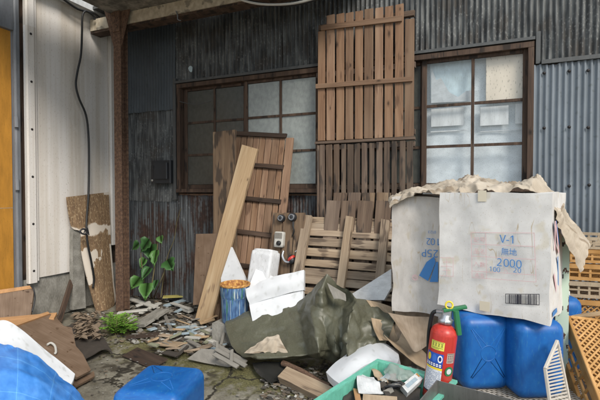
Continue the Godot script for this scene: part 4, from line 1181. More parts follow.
# ------------------------------------------------------------------ left corner: boards, sheets, blue tarp
func build_left_corner() -> void:
	# peeling board leaning on the store wall
	var o := thing("peeling_board", "warped board with peeling paint leaning on the cream wall", "board", G(96, 311))
	var rows := []
	var cols := [[67, 197, 109, 192], [69, 212, 109.5, 206], [73, 228, 110.5, 225], [81, 232, 111, 243], [82, 250, 112.5, 262], [86, 272, 114, 282], [93, 298, 116, 299], [97, 312, 112, 309]]
	for i in cols.size():
		var q: Array = cols[i]
		var line := []
		for k in 5:
			var f := k / 4.0
			line.append(L(lerpf(q[0], q[2], f), lerpf(q[1], q[3], f), -4.0 + 0.025 * i + 0.05 * sin(f * PI) * (0.3 + i * 0.1)))
		rows.append(line)
	var mesh := patch(rows, 5, 0.004, 2.0, 31, 0.012)
	var top: float = L(80, 195, -4.0).y
	part(o, "face", with_uv(mesh, func(p: Vector3) -> Vector2: return Vector2((1.0 - p.z) * 1.6, (top - p.y) / top)), M.peeled)
	var g := thing("grey_pillar", "plain grey concrete strip standing under the peeling board", "strip", G(80, 309))
	part(g, "face", prism_points([L(73, 229, -3.965), L(83, 229, -3.965), L(86, 308, -3.94), L(73, 310, -3.94)], Vector3(-0.05, 0, 0)), M.concrete)
	single("dark_stick", bar(0.05, 0.68, 0.03, 0.004, 0.002, 3), M.dark[0], "dark brown batten leaning against the concrete base", "batten", "", along(L(61, 315, -3.80), L(74, 274, -4.03), Vector3(1, 0, 0.3)))
	# board lying on edge in front of the orange door
	var bb := thing("brown_plank", "brown plank standing on edge below the orange door", "plank", G(15, 318, 0.0))
	var fb := frame3(D(-20, 298, 3.75), D(32, 287, 3.85), D(32, 318, 3.75))
	part(bb, "face", slab(fb, [[-30, 298], [31, 287.5], [34, 290], [30, 322], [-30, 330]], 0.02), M.laminate)
	part(bb, "top_edge", slab(Transform3D(fb.basis, fb.origin + fb.basis.z * 0.004), [[-30, 294], [30, 285.5], [32, 288.5], [-30, 298.5]], 0.028), M.ply_edge)
	single("loose_lead", tube(curve([L(31, 286, -3.7), L(34, 290, -3.66), L(35, 300, -3.64), L(32, 312, -3.62)]), 0.006), M.black_box, "thin dark lead dangling past the brown plank end", "lead")
	# laminate sheet and its lower mate
	var f1 := frame3(D(18, 325, 3.02), D(48, 312, 3.30), D(92, 367, 2.92))
	var sh := thing("laminate_sheet", "brown laminate sheet with a notched edge lying over the junk", "sheet", G(60, 372))
	part(sh, "face", slab(f1, [[12, 328], [48, 312.5], [56, 317], [64, 326], [72, 327.5], [76, 346], [83, 354], [91, 370], [77, 377.5], [40, 352]], 0.018), M.laminate)
	part(sh, "edge", slab(Transform3D(f1.basis, f1.origin + f1.basis.z * 0.012), [[-15, 335], [-12, 330], [20, 320], [48, 311.5], [50, 313.5], [18, 325]], 0.03), M.ply_edge)
	part(sh, "hook", tube(curve([on(f1, 47, 345, 0.01), on(f1, 51, 343, 0.02), on(f1, 55, 346, 0.02), on(f1, 56, 352, 0.015), on(f1, 54.5, 354, 0.008)]), 0.008), M.chip_white, Transform3D())
	var f2 := Transform3D(f1.basis, f1.origin - f1.basis.z * 0.05)
	single("lower_laminate_sheet", slab(f2, [[78, 378], [94, 371], [95, 376], [76, 386], [66, 380]], 0.018), M.laminate, "narrow laminate strip jutting out under the notched sheet", "sheet")
	single("orange_plank", bar(0.10, 0.9, 0.03, 0.004, 0.002, 3), M.ply_edge, "orange brown plank under the white sheet", "plank", "", along(D(-40, 326, 3.1), D(14, 321, 3.2), Vector3(0, 1, 0.3)))
	# white foam sheet under the tarp
	var wr := pts_of([[[-40, 322, 2.86], [-10, 322, 2.82], [6, 320.5, 2.80], [22, 330, 2.78], [45, 349, 2.74], [62, 363, 2.70], [75, 374, 2.66]], [[-40, 338, 2.74], [-10, 338, 2.70], [4, 338, 2.68], [20, 346, 2.66], [43, 362, 2.64], [60, 374, 2.62], [73, 381, 2.60]], [[-40, 352, 2.62], [-12, 352, 2.60], [0, 352, 2.58], [16, 356, 2.56], [40, 372, 2.56], [56, 384, 2.55], [68, 390, 2.55]]])
	single("white_sheet", patch(wr, 6, 0.008, 2.2, 41, 0.025), M.foam, "thick white plastic sheet between the blue tarp and the laminate", "sheet")
	# blue tarp
	var br := pts_of([[[-70, 350, 2.75], [-30, 343, 2.62], [0, 343, 2.55], [20, 348, 2.5], [40, 357, 2.46], [60, 375, 2.44], [78, 391, 2.46], [92, 405, 2.5]], [[-70, 372, 2.5], [-30, 368, 2.35], [0, 368, 2.28], [20, 371, 2.26], [38, 379, 2.27], [54, 391, 2.3], [70, 404, 2.35], [86, 415, 2.42]], [[-70, 405, 2.3], [-30, 402, 2.18], [0, 402, 2.13], [18, 403, 2.13], [34, 407, 2.17], [50, 414, 2.22], [66, 421, 2.28], [82, 426, 2.35]], [[-70, 455, 2.12], [-30, 455, 2.05], [0, 455, 2.02], [16, 454, 2.04], [32, 450, 2.08], [48, 447, 2.13], [64, 444, 2.2], [80, 440, 2.28]]])
	single("blue_tarp", patch(br, 13, 0.014, 4.0, 43, 0.0, 0.004, 0.6), M.blue_tarp, "bright blue woven tarp draped over a heap at the yard edge", "tarp")
	# blue can lying on the ground
	var c := G(175, 392, 0.10)
	jerrycan("blue jerrycan lying flat on the mossy concrete", Transform3D(Basis(Vector3.UP, deg_to_rad(14.0)) * Basis(Vector3.RIGHT, -PI / 2), Vector3(c.x + 0.02, 0.125, c.z + 0.14)), Vector3(0.38, 0.40, 0.24))

func jerrycan(label: String, xf: Transform3D, s: Vector3) -> void:
	var o := thing("jerrycan", label, "jerrycan", Vector3(xf.origin.x, 0.0, xf.origin.z))
	part(o, "body", rounded_box(s, 0.055, 16, 0.006), M.blue_can, xf)
	var st := new_st(true)
	var z := s.z / 2.0 + 0.004
	var r := s.x * 0.15
	var ring := []
	for i in 25:
		ring.append(xf * Vector3(cos(i * TAU / 24.0) * r, s.y * 0.02 + sin(i * TAU / 24.0) * r, z))
	add_tube(st, ring, 0.0035, 6)
	for k in 4:
		var a := PI / 4.0 + k * PI / 2.0
		var d := Vector3(cos(a) * s.x / s.y, sin(a), 0)
		var side := Vector3(-sin(a), cos(a) * s.x / s.y, 0) * r * 0.42
		var tip := d * s.y * 0.46 + Vector3(0, s.y * 0.02, z - 0.003)
		for q in [-1.0, 1.0]:
			add_tube(st, [xf * (d * r * 1.25 + side * q + Vector3(0, s.y * 0.02, z)), xf * (tip + side * q * 0.25)], 0.003, 6)
	part(o, "emboss", done(st), M.blue_can)
	var ty := s.y / 2.0
	part(o, "handle", tube(curve([xf * Vector3(-s.x * 0.22, ty - 0.01, 0), xf * Vector3(-s.x * 0.18, ty + 0.022, 0), xf * Vector3(s.x * 0.1, ty + 0.022, 0), xf * Vector3(s.x * 0.14, ty - 0.01, 0)]), 0.013, 10), M.blue_can)
	part(o, "cap", lathe([Vector2(0.026, 0), Vector2(0.026, 0.022), Vector2(0.022, 0.026), Vector2(0, 0.026)], 20), M.white_board, xf * Transform3D(Basis(), Vector3(s.x * 0.32, ty - 0.004, 0)))

# ------------------------------------------------------------------ olive tarp and things on it
func build_olive_tarp() -> void:
	var rows := pts_of([
		[[227, 319, 3.62], [245, 313, 3.54], [262, 308, 3.5], [281, 305, 3.46], [298, 304, 3.38], [312, 292, 3.22], [327, 274, 3.08], [337, 284, 3.1], [347, 291, 3.02], [357, 297, 2.96], [372, 299, 3.02], [386, 304, 3.02], [398, 309, 2.98]],
		[[225, 323, 3.5], [245, 318, 3.44], [262, 313, 3.42], [281, 310, 3.4], [299, 312, 3.28], [310, 303, 3.1], [321, 291, 3], [334, 296, 3.12], [345, 300, 3.08], [356, 301, 2.88], [369, 306, 2.95], [383, 311, 2.95], [396, 316, 2.92]],
		[[227, 333, 3.4], [246, 329, 3.35], [263, 325, 3.33], [282, 320, 3.31], [301, 322, 3.2], [312, 315, 2.98], [322, 308, 2.98], [333, 306, 3.04], [343, 308, 2.98], [352, 310, 2.78], [366, 315, 2.88], [380, 320, 2.88], [393, 325, 2.86]],
		[[231, 345, 3.28], [248, 341, 3.23], [264, 338, 3.22], [283, 334, 3.2], [303, 333, 3.12], [315, 328, 2.86], [324, 322, 2.94], [334, 320, 2.92], [342, 322, 2.88], [348, 324, 2.7], [362, 328, 2.8], [376, 332, 2.82], [389, 337, 2.8]],
		[[236, 352, 3.2], [252, 350, 3.1], [266, 349, 3.06], [285, 347, 3.05], [305, 344, 3.02], [317, 340, 2.78], [326, 334, 2.88], [335, 335, 2.8], [341, 337, 2.82], [346, 340, 2.64], [358, 342, 2.72], [370, 345, 2.74], [381, 350, 2.74]],
		[[243, 357, 3.12], [257, 358, 2.98], [270, 358, 2.94], [287, 357, 2.92], [307, 355, 2.94], [319, 353, 2.74], [328, 350, 2.86], [336, 352, 2.76], [342, 354, 2.8], [347, 356, 2.64], [356, 358, 2.7], [365, 361, 2.72], [374, 364, 2.72]],
		[[248, 357, 3.26], [262, 360, 3.12], [275, 361, 3.06], [291, 361, 3.04], [309, 360, 3.02], [321, 361, 2.9], [329, 361, 2.9], [337, 363, 2.88], [344, 366, 2.86], [350, 368, 2.8], [357, 370, 2.82], [364, 371, 2.82], [372, 372, 2.84]]])
	single("olive_tarp", patch(rows, 13, 0.013, 3.6, 61, 0.0, 0.01, 0.95, 3.4), M.olive, "crumpled olive green tarp heaped in the middle of the yard", "tarp")
	var gr := pts_of([[[327, 283, 3.0], [336, 288, 2.98], [345, 294, 2.96]], [[330, 290, 2.96], [338, 294, 2.94], [346, 298, 2.92]], [[334, 299, 2.92], [340, 299, 2.92], [346, 301, 2.90]]])
	single("grey_film", patch(gr, 6, 0.01, 4.0, 66), M.chip_grey, "pale grey underside flap showing in the fold of the olive tarp", "flap")
	var cr := pts_of([[[270, 337, 3.06], [276, 334, 3.05], [279, 335, 3.04], [280, 338, 3.03]], [[258, 342, 3.06], [266, 340, 3.04], [276, 341, 3.02], [284, 346, 3.0]], [[247, 350, 3.06], [256, 349, 3.02], [272, 351, 2.99], [288, 353, 2.97]], [[244, 353, 3.06], [254, 353.5, 3.02], [265, 352, 2.99], [280, 354, 2.97]]])
	single("canvas_rag", patch(cr, 8, 0.03, 6.0, 71, 0.005, -10.0, 0.6), M.canvas, "stained cream canvas rag lying on the olive tarp", "rag")
	# folded white foam roll
	var fr := pts_of([[[326, 372, 2.62], [335, 362, 2.66], [350, 352, 2.72], [366, 342, 2.78], [372, 341, 2.8], [385, 343, 2.76], [398, 352, 2.7]], [[333, 379, 2.52], [342, 368, 2.54], [356, 357, 2.58], [372, 350, 2.62], [378, 350, 2.62], [388, 352, 2.6], [399, 358, 2.58]], [[343, 386, 2.46], [352, 375, 2.48], [364, 366, 2.5], [378, 360, 2.52], [384, 360, 2.52], [391, 361, 2.52], [397, 364, 2.54]]])
	single("foam_mat", patch(fr, 6, 0.006, 3.0, 73, 0.06), M.foam, "folded thick white foam mat behind the mint tray", "foam mat")
	# cardboard
	var c1 := pts_of([[[371, 318, 2.84], [382, 320, 2.86], [394, 323, 2.86]], [[374, 328, 2.78], [384, 334, 2.80], [398, 336, 2.82]], [[380, 340, 2.72], [390, 341, 2.76], [398, 350, 2.80]]])
	single("cardboard_flap", patch(c1, 6, 0.008, 3.0, 81, 0.005), M.kraft, "curled tan cardboard flap resting on the olive tarp", "cardboard")
	var c2 := pts_of([[[388, 313, 2.72], [408, 316, 2.66], [432, 317, 2.60]], [[398, 327, 2.64], [412, 333, 2.62], [431, 332, 2.58]], [[412, 349, 2.58], [417, 352, 2.56], [430, 344, 2.54]]])
	single("cardboard_flap", patch(c2, 6, 0.01, 3.0, 83, 0.005), M.kraft_old, "grey brown cardboard flap folded down under the left carton", "cardboard")
	var c3 := pts_of([[[384, 334, 2.72], [396, 342, 2.72], [402, 332, 2.74]], [[394, 346, 2.66], [408, 352, 2.64], [428, 356, 2.60]], [[404, 354, 2.62], [416, 364, 2.58], [428, 370, 2.54]]])
	single("cardboard_flap", patch(c3, 6, 0.008, 3.0, 85, 0.005), M.kraft, "torn tan cardboard strip hanging behind the mint tray", "cardboard")
	var c4 := pts_of([[[366, 300, 3.0], [380, 303, 3.0], [392, 307, 2.98]], [[372, 308, 2.96], [384, 310, 2.96], [393, 313, 2.95]], [[380, 315, 2.93], [388, 316, 2.93], [394, 318, 2.92]]])
	single("cardboard_flap", patch(c4, 5, 0.006, 3.0, 87, 0.005), M.kraft, "small pale cardboard piece below the white board", "cardboard")
	# timber in front of the tarp
	var wb := thing("timber_block", "short sawn timber block lying beside the olive tarp", "timber", G(308, 398))
	board(wb, "body", D(284, 376, 2.86), D(338, 402, 2.58), 0.10, 0.09, Vector3(0.1, 0.9, 0.5), M.pallet[2], 0.002)
	single("broken_branch", tube(curve([D(283, 363, 2.98), D(292, 367, 2.92), D(303, 372, 2.84), D(318, 381, 2.74), D(330, 386, 2.66)]), 0.022, 8, 0.016), M.rust, "broken reddish brown stick between tarp and timber block", "stick")
	var bf := pts_of([[[252, 362, 3.1], [266, 362, 3.05], [288, 361, 3.02]], [[256, 372, 2.98], [270, 370, 2.95], [284, 370, 2.95]], [[266, 380, 2.86], [272, 383, 2.82], [280, 378, 2.86]]])
	single("black_film", patch(bf, 6, 0.02, 5.0, 91, 0.0, 0.005), M.blackfilm, "shiny dark plastic film spilling from under the olive tarp", "film")

# ------------------------------------------------------------------ cartons and the canvas over them
func stroke(st: SurfaceTool, xf: Transform3D, a: Vector2, b: Vector2, w: float) -> void:
	var d := (b - a).normalized() * w / 2.0
	var nn := Vector2(-d.y, d.x)
	var p := [a - d + nn, b + d + nn, b + d - nn, a - d - nn]
	var q := []
	for v: Vector2 in p:
		q.append(xf * Vector3(v.x, v.y, 0))
	quad(st, q[0], q[1], q[2], q[3])

func strokes(xf: Transform3D, list: Array, w: float, scale := 1.0) -> ArrayMesh:
	var st := new_st()
	for s in list:
		stroke(st, xf, Vector2(s[0], s[1]) * scale, Vector2(s[2], s[3]) * scale, w)
	return done(st)

func carton_body(xf: Transform3D, s: Vector3, dent: float, seed_: int) -> ArrayMesh:     # a soft, slightly crushed cardboard box
	var st := new_st(true)
	var n := noise(seed_, 3.5, 2)
	var h := s / 2.0
	for axis in 3:
		st.set_smooth_group(axis * 2)
		for sgn in [-1.0, 1.0]:
			st.set_smooth_group(axis * 2 + (1 if sgn > 0.0 else 0))
			var g := []
			for i in 15:
				var row := []
				for j in 15:
					var p := Vector3.ZERO
					p[axis] = sgn
					p[(axis + 1) % 3] = i / 7.0 - 1.0
					p[(axis + 2) % 3] = j / 7.0 - 1.0
					var v := p * h
					v += Vector3(n.get_noise_3dv(v + Vector3(9, 0, 0)), n.get_noise_3dv(v), n.get_noise_3dv(v + Vector3(0, 9, 0))) * dent
					row.append(xf * v)
				g.append(row)
			for i in 14:
				for j in 14:
					if axis == 2:
						quad(st, g[i][j], g[i + 1][j], g[i + 1][j + 1], g[i][j + 1], Vector2(i, 14 - j) / 14.0, Vector2(i + 1, 14 - j) / 14.0, Vector2(i + 1, 13 - j) / 14.0, Vector2(i, 13 - j) / 14.0)
					else:
						quad(st, g[i][j], g[i + 1][j], g[i + 1][j + 1], g[i][j + 1], Vector2(j, 14 - i) / 14.0, Vector2(j, 13 - i) / 14.0, Vector2(j + 1, 13 - i) / 14.0, Vector2(j + 1, 14 - i) / 14.0)
	return done(st)

func build_cartons() -> void:
	# the large front carton
	var a := D(438.5, 305.5, 2.47)
	var b := D(549.5, 321.5, 2.11)
	a.y = 0.635
	b.y = 0.635
	var right := (b - a).normalized()
	var face := right.cross(Vector3.UP)
	if face.dot(EYE - a) < 0.0:
		face = -face
	var w := a.distance_to(b)
	var s := Vector3(w, 0.655, 0.46)
	var mid := (a + b) / 2.0 - face * s.z / 2.0 + Vector3(0, s.y / 2.0, 0)
	var xf := Transform3D(Basis(right, Vector3.UP, face), mid)
	var o := thing("carton", "large white carton marked V-1 and 2000 standing on blue jerrycans", "carton", Vector3(mid.x, 0.635, mid.z))
	part(o, "body", carton_body(xf, s, 0.014, 201), M.carton)
	var fr := Transform3D(xf.basis, mid + face * (s.z / 2.0 + 0.010))
	var ink := func(words: String, px: float, py: float, hgt: float, m: Material) -> void:
		part(o, "lettering", text_mesh(words, hgt), m, Transform3D(xf.basis, on(fr, px, py)))
	ink.call("V-1", 507.5, 239.5, 0.055, M.ink_blue)
	ink.call("2000", 509, 263.5, 0.055, M.ink_blue)
	ink.call("100", 494.5, 269.5, 0.034, M.ink_blue)
	ink.call("20", 517, 270.5, 0.034, M.ink_blue)
	var glyph := func(sign: Array, px: float, py: float, hgt: float, wid: float, m: Material) -> void:
		part(o, "lettering", strokes(Transform3D(xf.basis, on(fr, px, py)), sign, wid, hgt / 10.0), m)
	glyph.call(G_MU, 500.8, 255.0, 0.038, 0.0028, M.ink_blue)
	glyph.call(G_JI, 508.6, 255.4, 0.038, 0.0028, M.ink_blue)
	for q in [[G_KI, 473.5, 242], [G_GO, 479.5, 242.3], [G_HIN, 473.5, 253.5], [G_MEI, 479.5, 254], [G_NYU, 473.5, 266.5], [G_SU, 479.5, 267], [G_NYU, 503.5, 272.5], [G_HIN, 475, 276.5], [G_MEI, 480, 277]]:
		glyph.call(q[0], q[1], q[2], 0.029 if q[2] < 270.0 else 0.021, 0.0020, M.ink_pink)
	var st := new_st()
	var line := func(into: SurfaceTool, x0: float, y0: float, x1: float, y1: float, t: float) -> void:
		var p := on(fr, x0, y0)
		var q := on(fr, x1, y1)
		var inv := fr.affine_inverse()
		var pl := inv * p
		var ql := inv * q
		stroke(into, fr, Vector2(pl.x, pl.y), Vector2(ql.x, ql.y), t)
	for l in [[471, 232.5, 534, 233], [471, 244, 534.5, 246.5], [471.5, 256, 535, 259.5], [472, 271, 535.5, 275], [472, 277.5, 536, 282], [471, 232.5, 472, 277.5], [485.5, 233, 486.5, 278.5], [534, 233, 536, 282], [440, 257.5, 453, 258], [440, 275.5, 453, 276.5], [453, 258, 453, 276.5], [443, 262, 450, 262], [443, 270, 450, 270.5], [446.5, 259, 446.5, 276], [441, 266, 452, 266.5]]:
		line.call(st, l[0], l[1], l[2], l[3], 0.0024)
	part(o, "table_print", done(st), M.ink_pink)
	st = new_st()
	for l in [[505.5, 294, 539, 294.2], [505.5, 303.2, 539, 305], [505.5, 294, 505.5, 303.2], [539, 294.2, 539, 305]]:
		line.call(st, l[0], l[1], l[2], l[3], 0.003)
	var x := 508.0
	while x < 537.0:
		line.call(st, x, 295.0, x, 303.0 + (x - 505.0) * 0.04, rng.randf_range(0.002, 0.0055))
		x += rng.randf_range(0.9, 1.9)
	part(o, "barcode", done(st), M.ink_black)
	var ta := on(fr, 484.5, 307)
	part(o, "tape", box(Vector3(-0.026, -0.022, 0), Vector3(0.026, 0.03, 0.001), 0.0003), M.tape, Transform3D(fr.basis, ta))
	part(o, "tape", box(Vector3(-0.022, -0.03, 0), Vector3(0.022, 0.03, 0.001), 0.0003), M.tape, Transform3D(fr.basis, on(fr, 482, 196)))
	# print on its right side
	var side := Transform3D(Basis(-face, Vector3.UP, right), mid + right * (s.x / 2.0 + 0.004))
	part(o, "side_print", strokes(side, [[-0.13, 0.05, -0.13, 0.17], [-0.10, 0.16, -0.02, 0.02], [-0.13, -0.1, -0.06, -0.2]], 0.03), M.ink_pink)
	part(o, "side_print", strokes(side, [[-0.10, 0.17, 0.0, 0.06], [-0.04, -0.02, 0.0, -0.24], [-0.16, -0.29, -0.05, -0.29]], 0.025), M.ink_blue)
	# the carton to its left, upside down
	var c := D(390.5, 312, 2.78)
	var d := D(446, 317.5, 2.60)
	c.y = 0.53
	d.y = 0.53
	var r2 := (d - c).normalized()
	var n2 := r2.cross(Vector3.UP)
	if n2.dot(EYE - c) < 0.0:
		n2 = -n2
	var s2 := Vector3(c.distance_to(d), 0.735, 0.42)
	var m2 := (c + d) / 2.0 - n2 * s2.z / 2.0 + Vector3(0, s2.y / 2.0, 0)
	var x2 := Transform3D(Basis(r2, Vector3.UP, n2), m2)
	var p := thing("carton", "dented white carton turned upside down with blue inverted print", "carton", Vector3(m2.x, 0.53, m2.z))
	part(p, "body", carton_body(x2, s2, 0.022, 211), tinted(M.carton, Color(0.97, 0.95, 0.93)))
	var f2 := Transform3D(x2.basis, m2 + n2 * (s2.z / 2.0 + 0.014))
	var flip := f2.basis * Basis(Vector3(0, 0, 1), PI)
	part(p, "lettering", text_mesh("25P", 0.062), M.ink_blue, Transform3D(flip, on(f2, 429.5, 253)))
	part(p, "lettering", text_mesh("102", 0.055), M.ink_blue, Transform3D(flip, on(f2, 433, 241.5)))
	part(p, "lettering", text_mesh("0123", 0.022), M.ink_blue, Transform3D(flip, on(f2, 432, 232)))
	var lg := []
	for q in [[426.5, 262], [434, 256.5], [435.5, 262], [428, 281], [419, 275.5]]:
		lg.append(on(f2, q[0], q[1]))
	part(p, "logo", prism_points(lg, -n2 * 0.001), M.ink_blue)
	var lg2 := []
	for q in [[436, 262], [438, 262], [438, 282], [429.5, 282]]:
		lg2.append(on(f2, q[0], q[1]))
	part(p, "logo", prism_points(lg2, -n2 * 0.001), M.ink_blue)
	var seal := new_st()
	var sc := on(f2, 415, 277.5)
	add_lathe(seal, [Vector2(0.013, 0.0), Vector2(0.018, 0.0)], 16, Transform3D(f2.basis * Basis(Vector3.RIGHT, PI / 2), sc))
	stroke(seal, Transform3D(f2.basis, sc), Vector2(-0.008, 0.004), Vector2(0.008, 0.004), 0.003)
	stroke(seal, Transform3D(f2.basis, sc), Vector2(0, -0.01), Vector2(0, 0.01), 0.003)
	part(p, "seal_print", done(seal), M.ink_pink)
	# what carries it
	var sup := thing("crushed_box", "crushed brown cardboard box carrying the dented white carton", "cardboard box", Vector3(m2.x, 0, m2.z))
	part(sup, "body", carton_body(Transform3D(x2.basis, Vector3(m2.x, 0.263, m2.z) - n2 * 0.03), Vector3(s2.x * 0.96, 0.525, 0.36), 0.014, 221), M.kraft_old)
	# canvas draped over both
	var rows := pts_of([
		[[396, 198, 3.0], [410, 190, 3.02], [424, 186, 3.02], [442, 182, 3.0], [458, 179, 2.95], [472, 176, 2.9], [486, 180, 2.86], [502, 184, 2.82], [516, 181, 2.78], [528, 178, 2.74], [538, 173, 2.68], [546, 184, 2.62], [562, 210, 2.56], [580, 236, 2.5]],
		[[389, 200, 2.86], [406, 190, 2.84], [422, 187, 2.82], [440, 184, 2.78], [456, 182, 2.74], [468, 178, 2.70], [482, 180, 2.66], [500, 183, 2.62], [514, 181, 2.56], [526, 180, 2.52], [537, 175, 2.48], [548, 188, 2.44], [568, 215, 2.42], [589, 240, 2.40]],
		[[389, 203, 2.75], [405, 196, 2.72], [420, 190, 2.68], [438, 187, 2.62], [454, 186, 2.54], [466, 184, 2.50], [480, 183, 2.46], [498, 186, 2.42], [511, 186, 2.36], [523, 184, 2.32], [534, 179, 2.30], [548, 195, 2.28], [567, 226, 2.30], [586, 250, 2.34]],
		[[390, 208, 2.72], [408, 198, 2.66], [420, 193, 2.58], [437, 191, 2.50], [452, 190.5, 2.42], [464, 190, 2.38], [480, 190, 2.32], [498, 190.5, 2.28], [510, 190.5, 2.24], [520, 190, 2.22], [530, 189, 2.20], [546, 198, 2.18], [562, 236, 2.24], [579, 272, 2.30]]])
	single("canvas_sheet", patch(rows, 11, 0.040, 6.0, 241, 0.003, -10.0, 0.7), M.canvas, "rumpled beige canvas sheet thrown over the two white cartons", "canvas")

# ------------------------------------------------------------------ front right: shelf, cans, extinguisher, tray
func build_front_right() -> void:
	# mesh deck that carries the cans
	var dk := thing("mesh_deck", "low steel deck of expanded mesh carrying jerrycans and extinguisher", "mesh deck", Vector3(0.1, 0, 1.6))
	var st := new_st(true)
	var x0 := -0.36
	var x1 := 0.52
	var z0 := 1.12
	var z1 := 1.96
	var y := 0.21
	var stepx := 0.05
	var stepz := 0.024
	var iz := 0
	var z := z0
	while z < z1:
		var x := x0
		var k := 0
		while x < x1:
			for q in [-1.0, 1.0]:
				var p0 := Vector3(x, y, z)
				var p1 := Vector3(x + stepx / 2.0, y + 0.003, z + q * stepz / 2.0)
				add_tube(st, [p0, p1], 0.0026, 4)
				add_tube(st, [p1, Vector3(x + stepx, y, z)], 0.0026, 4)
			x += stepx
		z += stepz
	part(dk, "mesh", done(st), M.ivory_grille)
	var fs := new_st()
	add_box(fs, Vector3(x0 - 0.03, y - 0.035, z1), Vector3(x1 + 0.03, y + 0.006, z1 + 0.03))
	add_box(fs, Vector3(x0 - 0.03, y - 0.035, z0 - 0.03), Vector3(x1 + 0.03, y + 0.006, z0))
	add_box(fs, Vector3(x0 - 0.03, y - 0.035, z0 + 0.001), Vector3(x0, y + 0.006, z1 - 0.001))
	add_box(fs, Vector3(x1, y - 0.035, z0 + 0.001), Vector3(x1 + 0.03, y + 0.006, z1 - 0.001))
	part(dk, "frame", done(fs), M.tin)
	for cx in [x0 - 0.015, x1 + 0.015]:
		for cz in [z0 - 0.015, z1 + 0.015]:
			part(dk, "leg", box(Vector3(cx - 0.015, 0, cz - 0.015), Vector3(cx + 0.015, y - 0.036, cz + 0.015)), M.tin)
	# jerrycans
	var b1 := D(477, 391, 2.32)
	jerrycan("upright blue jerrycan with an embossed cross beside the extinguisher", Transform3D(Basis(Vector3.UP, deg_to_rad(26.0)), Vector3(b1.x, 0.215 + 0.205, b1.z - 0.1)), Vector3(0.275, 0.405, 0.24))
	var b2 := D(532, 400, 2.22)
	jerrycan("upright blue jerrycan with a plain worn face beside the ivory grille", Transform3D(Basis(Vector3.UP, deg_to_rad(26.0 + 180.0)), Vector3(b2.x - 0.008, 0.215 + 0.205, b2.z - 0.1)), Vector3(0.262, 0.405, 0.25))
	var b3 := D(549, 380, 2.58)
	jerrycan("blue jerrycan half hidden behind the others beside the pale green post", Transform3D(Basis(Vector3.UP, deg_to_rad(26.0)), Vector3(b3.x + 0.02, 0.215 + 0.225, b3.z - 0.06)), Vector3(0.25, 0.45, 0.24))
	# fire extinguisher, tilted
	var foot := D(435.5, 389, 2.17)
	foot.y = 0.245
	var tilt := Basis(eye_basis.z.normalized(), deg_to_rad(-7.0))
	var xf := Transform3D(tilt, foot)
	var e := thing("fire_extinguisher", "red fire extinguisher with green lever and printed labels", "fire extinguisher", foot)
	var r := 0.066
	part(e, "cylinder", lathe([Vector2(0, 0), Vector2(r - 0.004, 0), Vector2(r, 0.006), Vector2(r, 0.33), Vector2(r * 0.97, 0.345), Vector2(r * 0.85, 0.362), Vector2(r * 0.62, 0.375), Vector2(0.028, 0.382), Vector2(0.026, 0.388), Vector2(0, 0.389)], 40), M.red, xf)
	part(e, "collar", lathe([Vector2(0.025, 0.385), Vector2(0.036, 0.386), Vector2(0.037, 0.408), Vector2(0.027, 0.412), Vector2(0.024, 0.43), Vector2(0, 0.432)], 24), M.silver, xf)
	part(e, "valve", box(Vector3(-0.02, 0.425, -0.016), Vector3(0.026, 0.455, 0.016), 0.005), M.silver, xf)
	part(e, "nozzle_stub", tube([xf * Vector3(-0.015, 0.44, 0), xf * Vector3(-0.05, 0.437, 0.0)], 0.011, 10), M.silver)
	var yawed := xf * Transform3D(Basis(Vector3.UP, deg_to_rad(18.0)), Vector3.ZERO)
	var lv := new_st()
	add_bar(lv, yawed * Transform3D(Basis(Vector3(0, 0, 1), deg_to_rad(-72.0)), Vector3(0.035, 0.468, 0.006)), 0.016, 0.115, 0.034, 0.004)
	part(e, "lever", done(lv), M.green_plastic)
	lv = new_st()
	add_bar(lv, yawed * Transform3D(Basis(Vector3(0, 0, 1), deg_to_rad(14.0)) , Vector3(0.050, 0.405, 0.028)), 0.026, 0.12, 0.030, 0.006)
	part(e, "handle", done(lv), M.green_plastic)
	var ring := []
	for i in 17:
		ring.append(xf * Vector3(0.008 + cos(i * TAU / 16.0) * 0.017, 0.482 + sin(i * TAU / 16.0) * 0.019, 0.012))
	part(e, "pin", tube(ring, 0.005, 6), M.yellow)
	part(e, "hose", tube(curve([xf * Vector3(-0.045, 0.438, 0.0), xf * Vector3(-0.064, 0.425, -0.004), xf * Vector3(-0.072, 0.39, -0.015), xf * Vector3(-0.074, 0.30, -0.03), xf * Vector3(-0.066, 0.2, -0.05), xf * Vector3(-0.055, 0.1, -0.06)]), 0.010, 10), M.black)
	var im := label_image()
	var face_a := atan2((EYE - foot).x, (EYE - foot).z)
	part(e, "label", lathe([Vector2(r + 0.0008, 0.045), Vector2(r + 0.0008, 0.245)], 24, face_a - 1.25, face_a + 0.15), mat(im, 0.4), xf)
	part(e, "warning_label", lathe([Vector2(r + 0.0008, 0.262), Vector2(r + 0.0008, 0.305)], 16, face_a - 0.92, face_a + 0.12), mat(small_label(rgb(226, 220, 96), rgb(40, 70, 40)), 0.4), xf)
	part(e, "side_label", lathe([Vector2(r + 0.0008, 0.205), Vector2(r + 0.0008, 0.255)], 16, face_a + 0.4, face_a + 1.1), mat(small_label(rgb(176, 160, 150), rgb(70, 60, 60)), 0.5), xf)
	var bd := part(e, "badge", lathe([Vector2(0, 0.0), Vector2(0.014, 0.0), Vector2(0.024, 0.0)], 24), M.green_plastic, xf * Transform3D(Basis(Vector3.UP, face_a + 0.68) * Basis(Vector3.RIGHT, PI / 2), Vector3(sin(face_a + 0.68) * (r + 0.0018), 0.165, cos(face_a + 0.68) * (r + 0.0018))))
	part(bd, "badge_centre", lathe([Vector2(0, 0.001), Vector2(0.014, 0.001)], 24), M.white_board, (world_of[bd] as Transform3D))
	# mint tray
	var tr := thing("mint_tray", "mint green plastic tray full of paper and scrap", "tray", G(380, 398, 0.12))
	var rim := 0.34
	var c0 := G(378.5, 362, rim)
	var ux := (G(436, 378, rim) - c0).normalized()
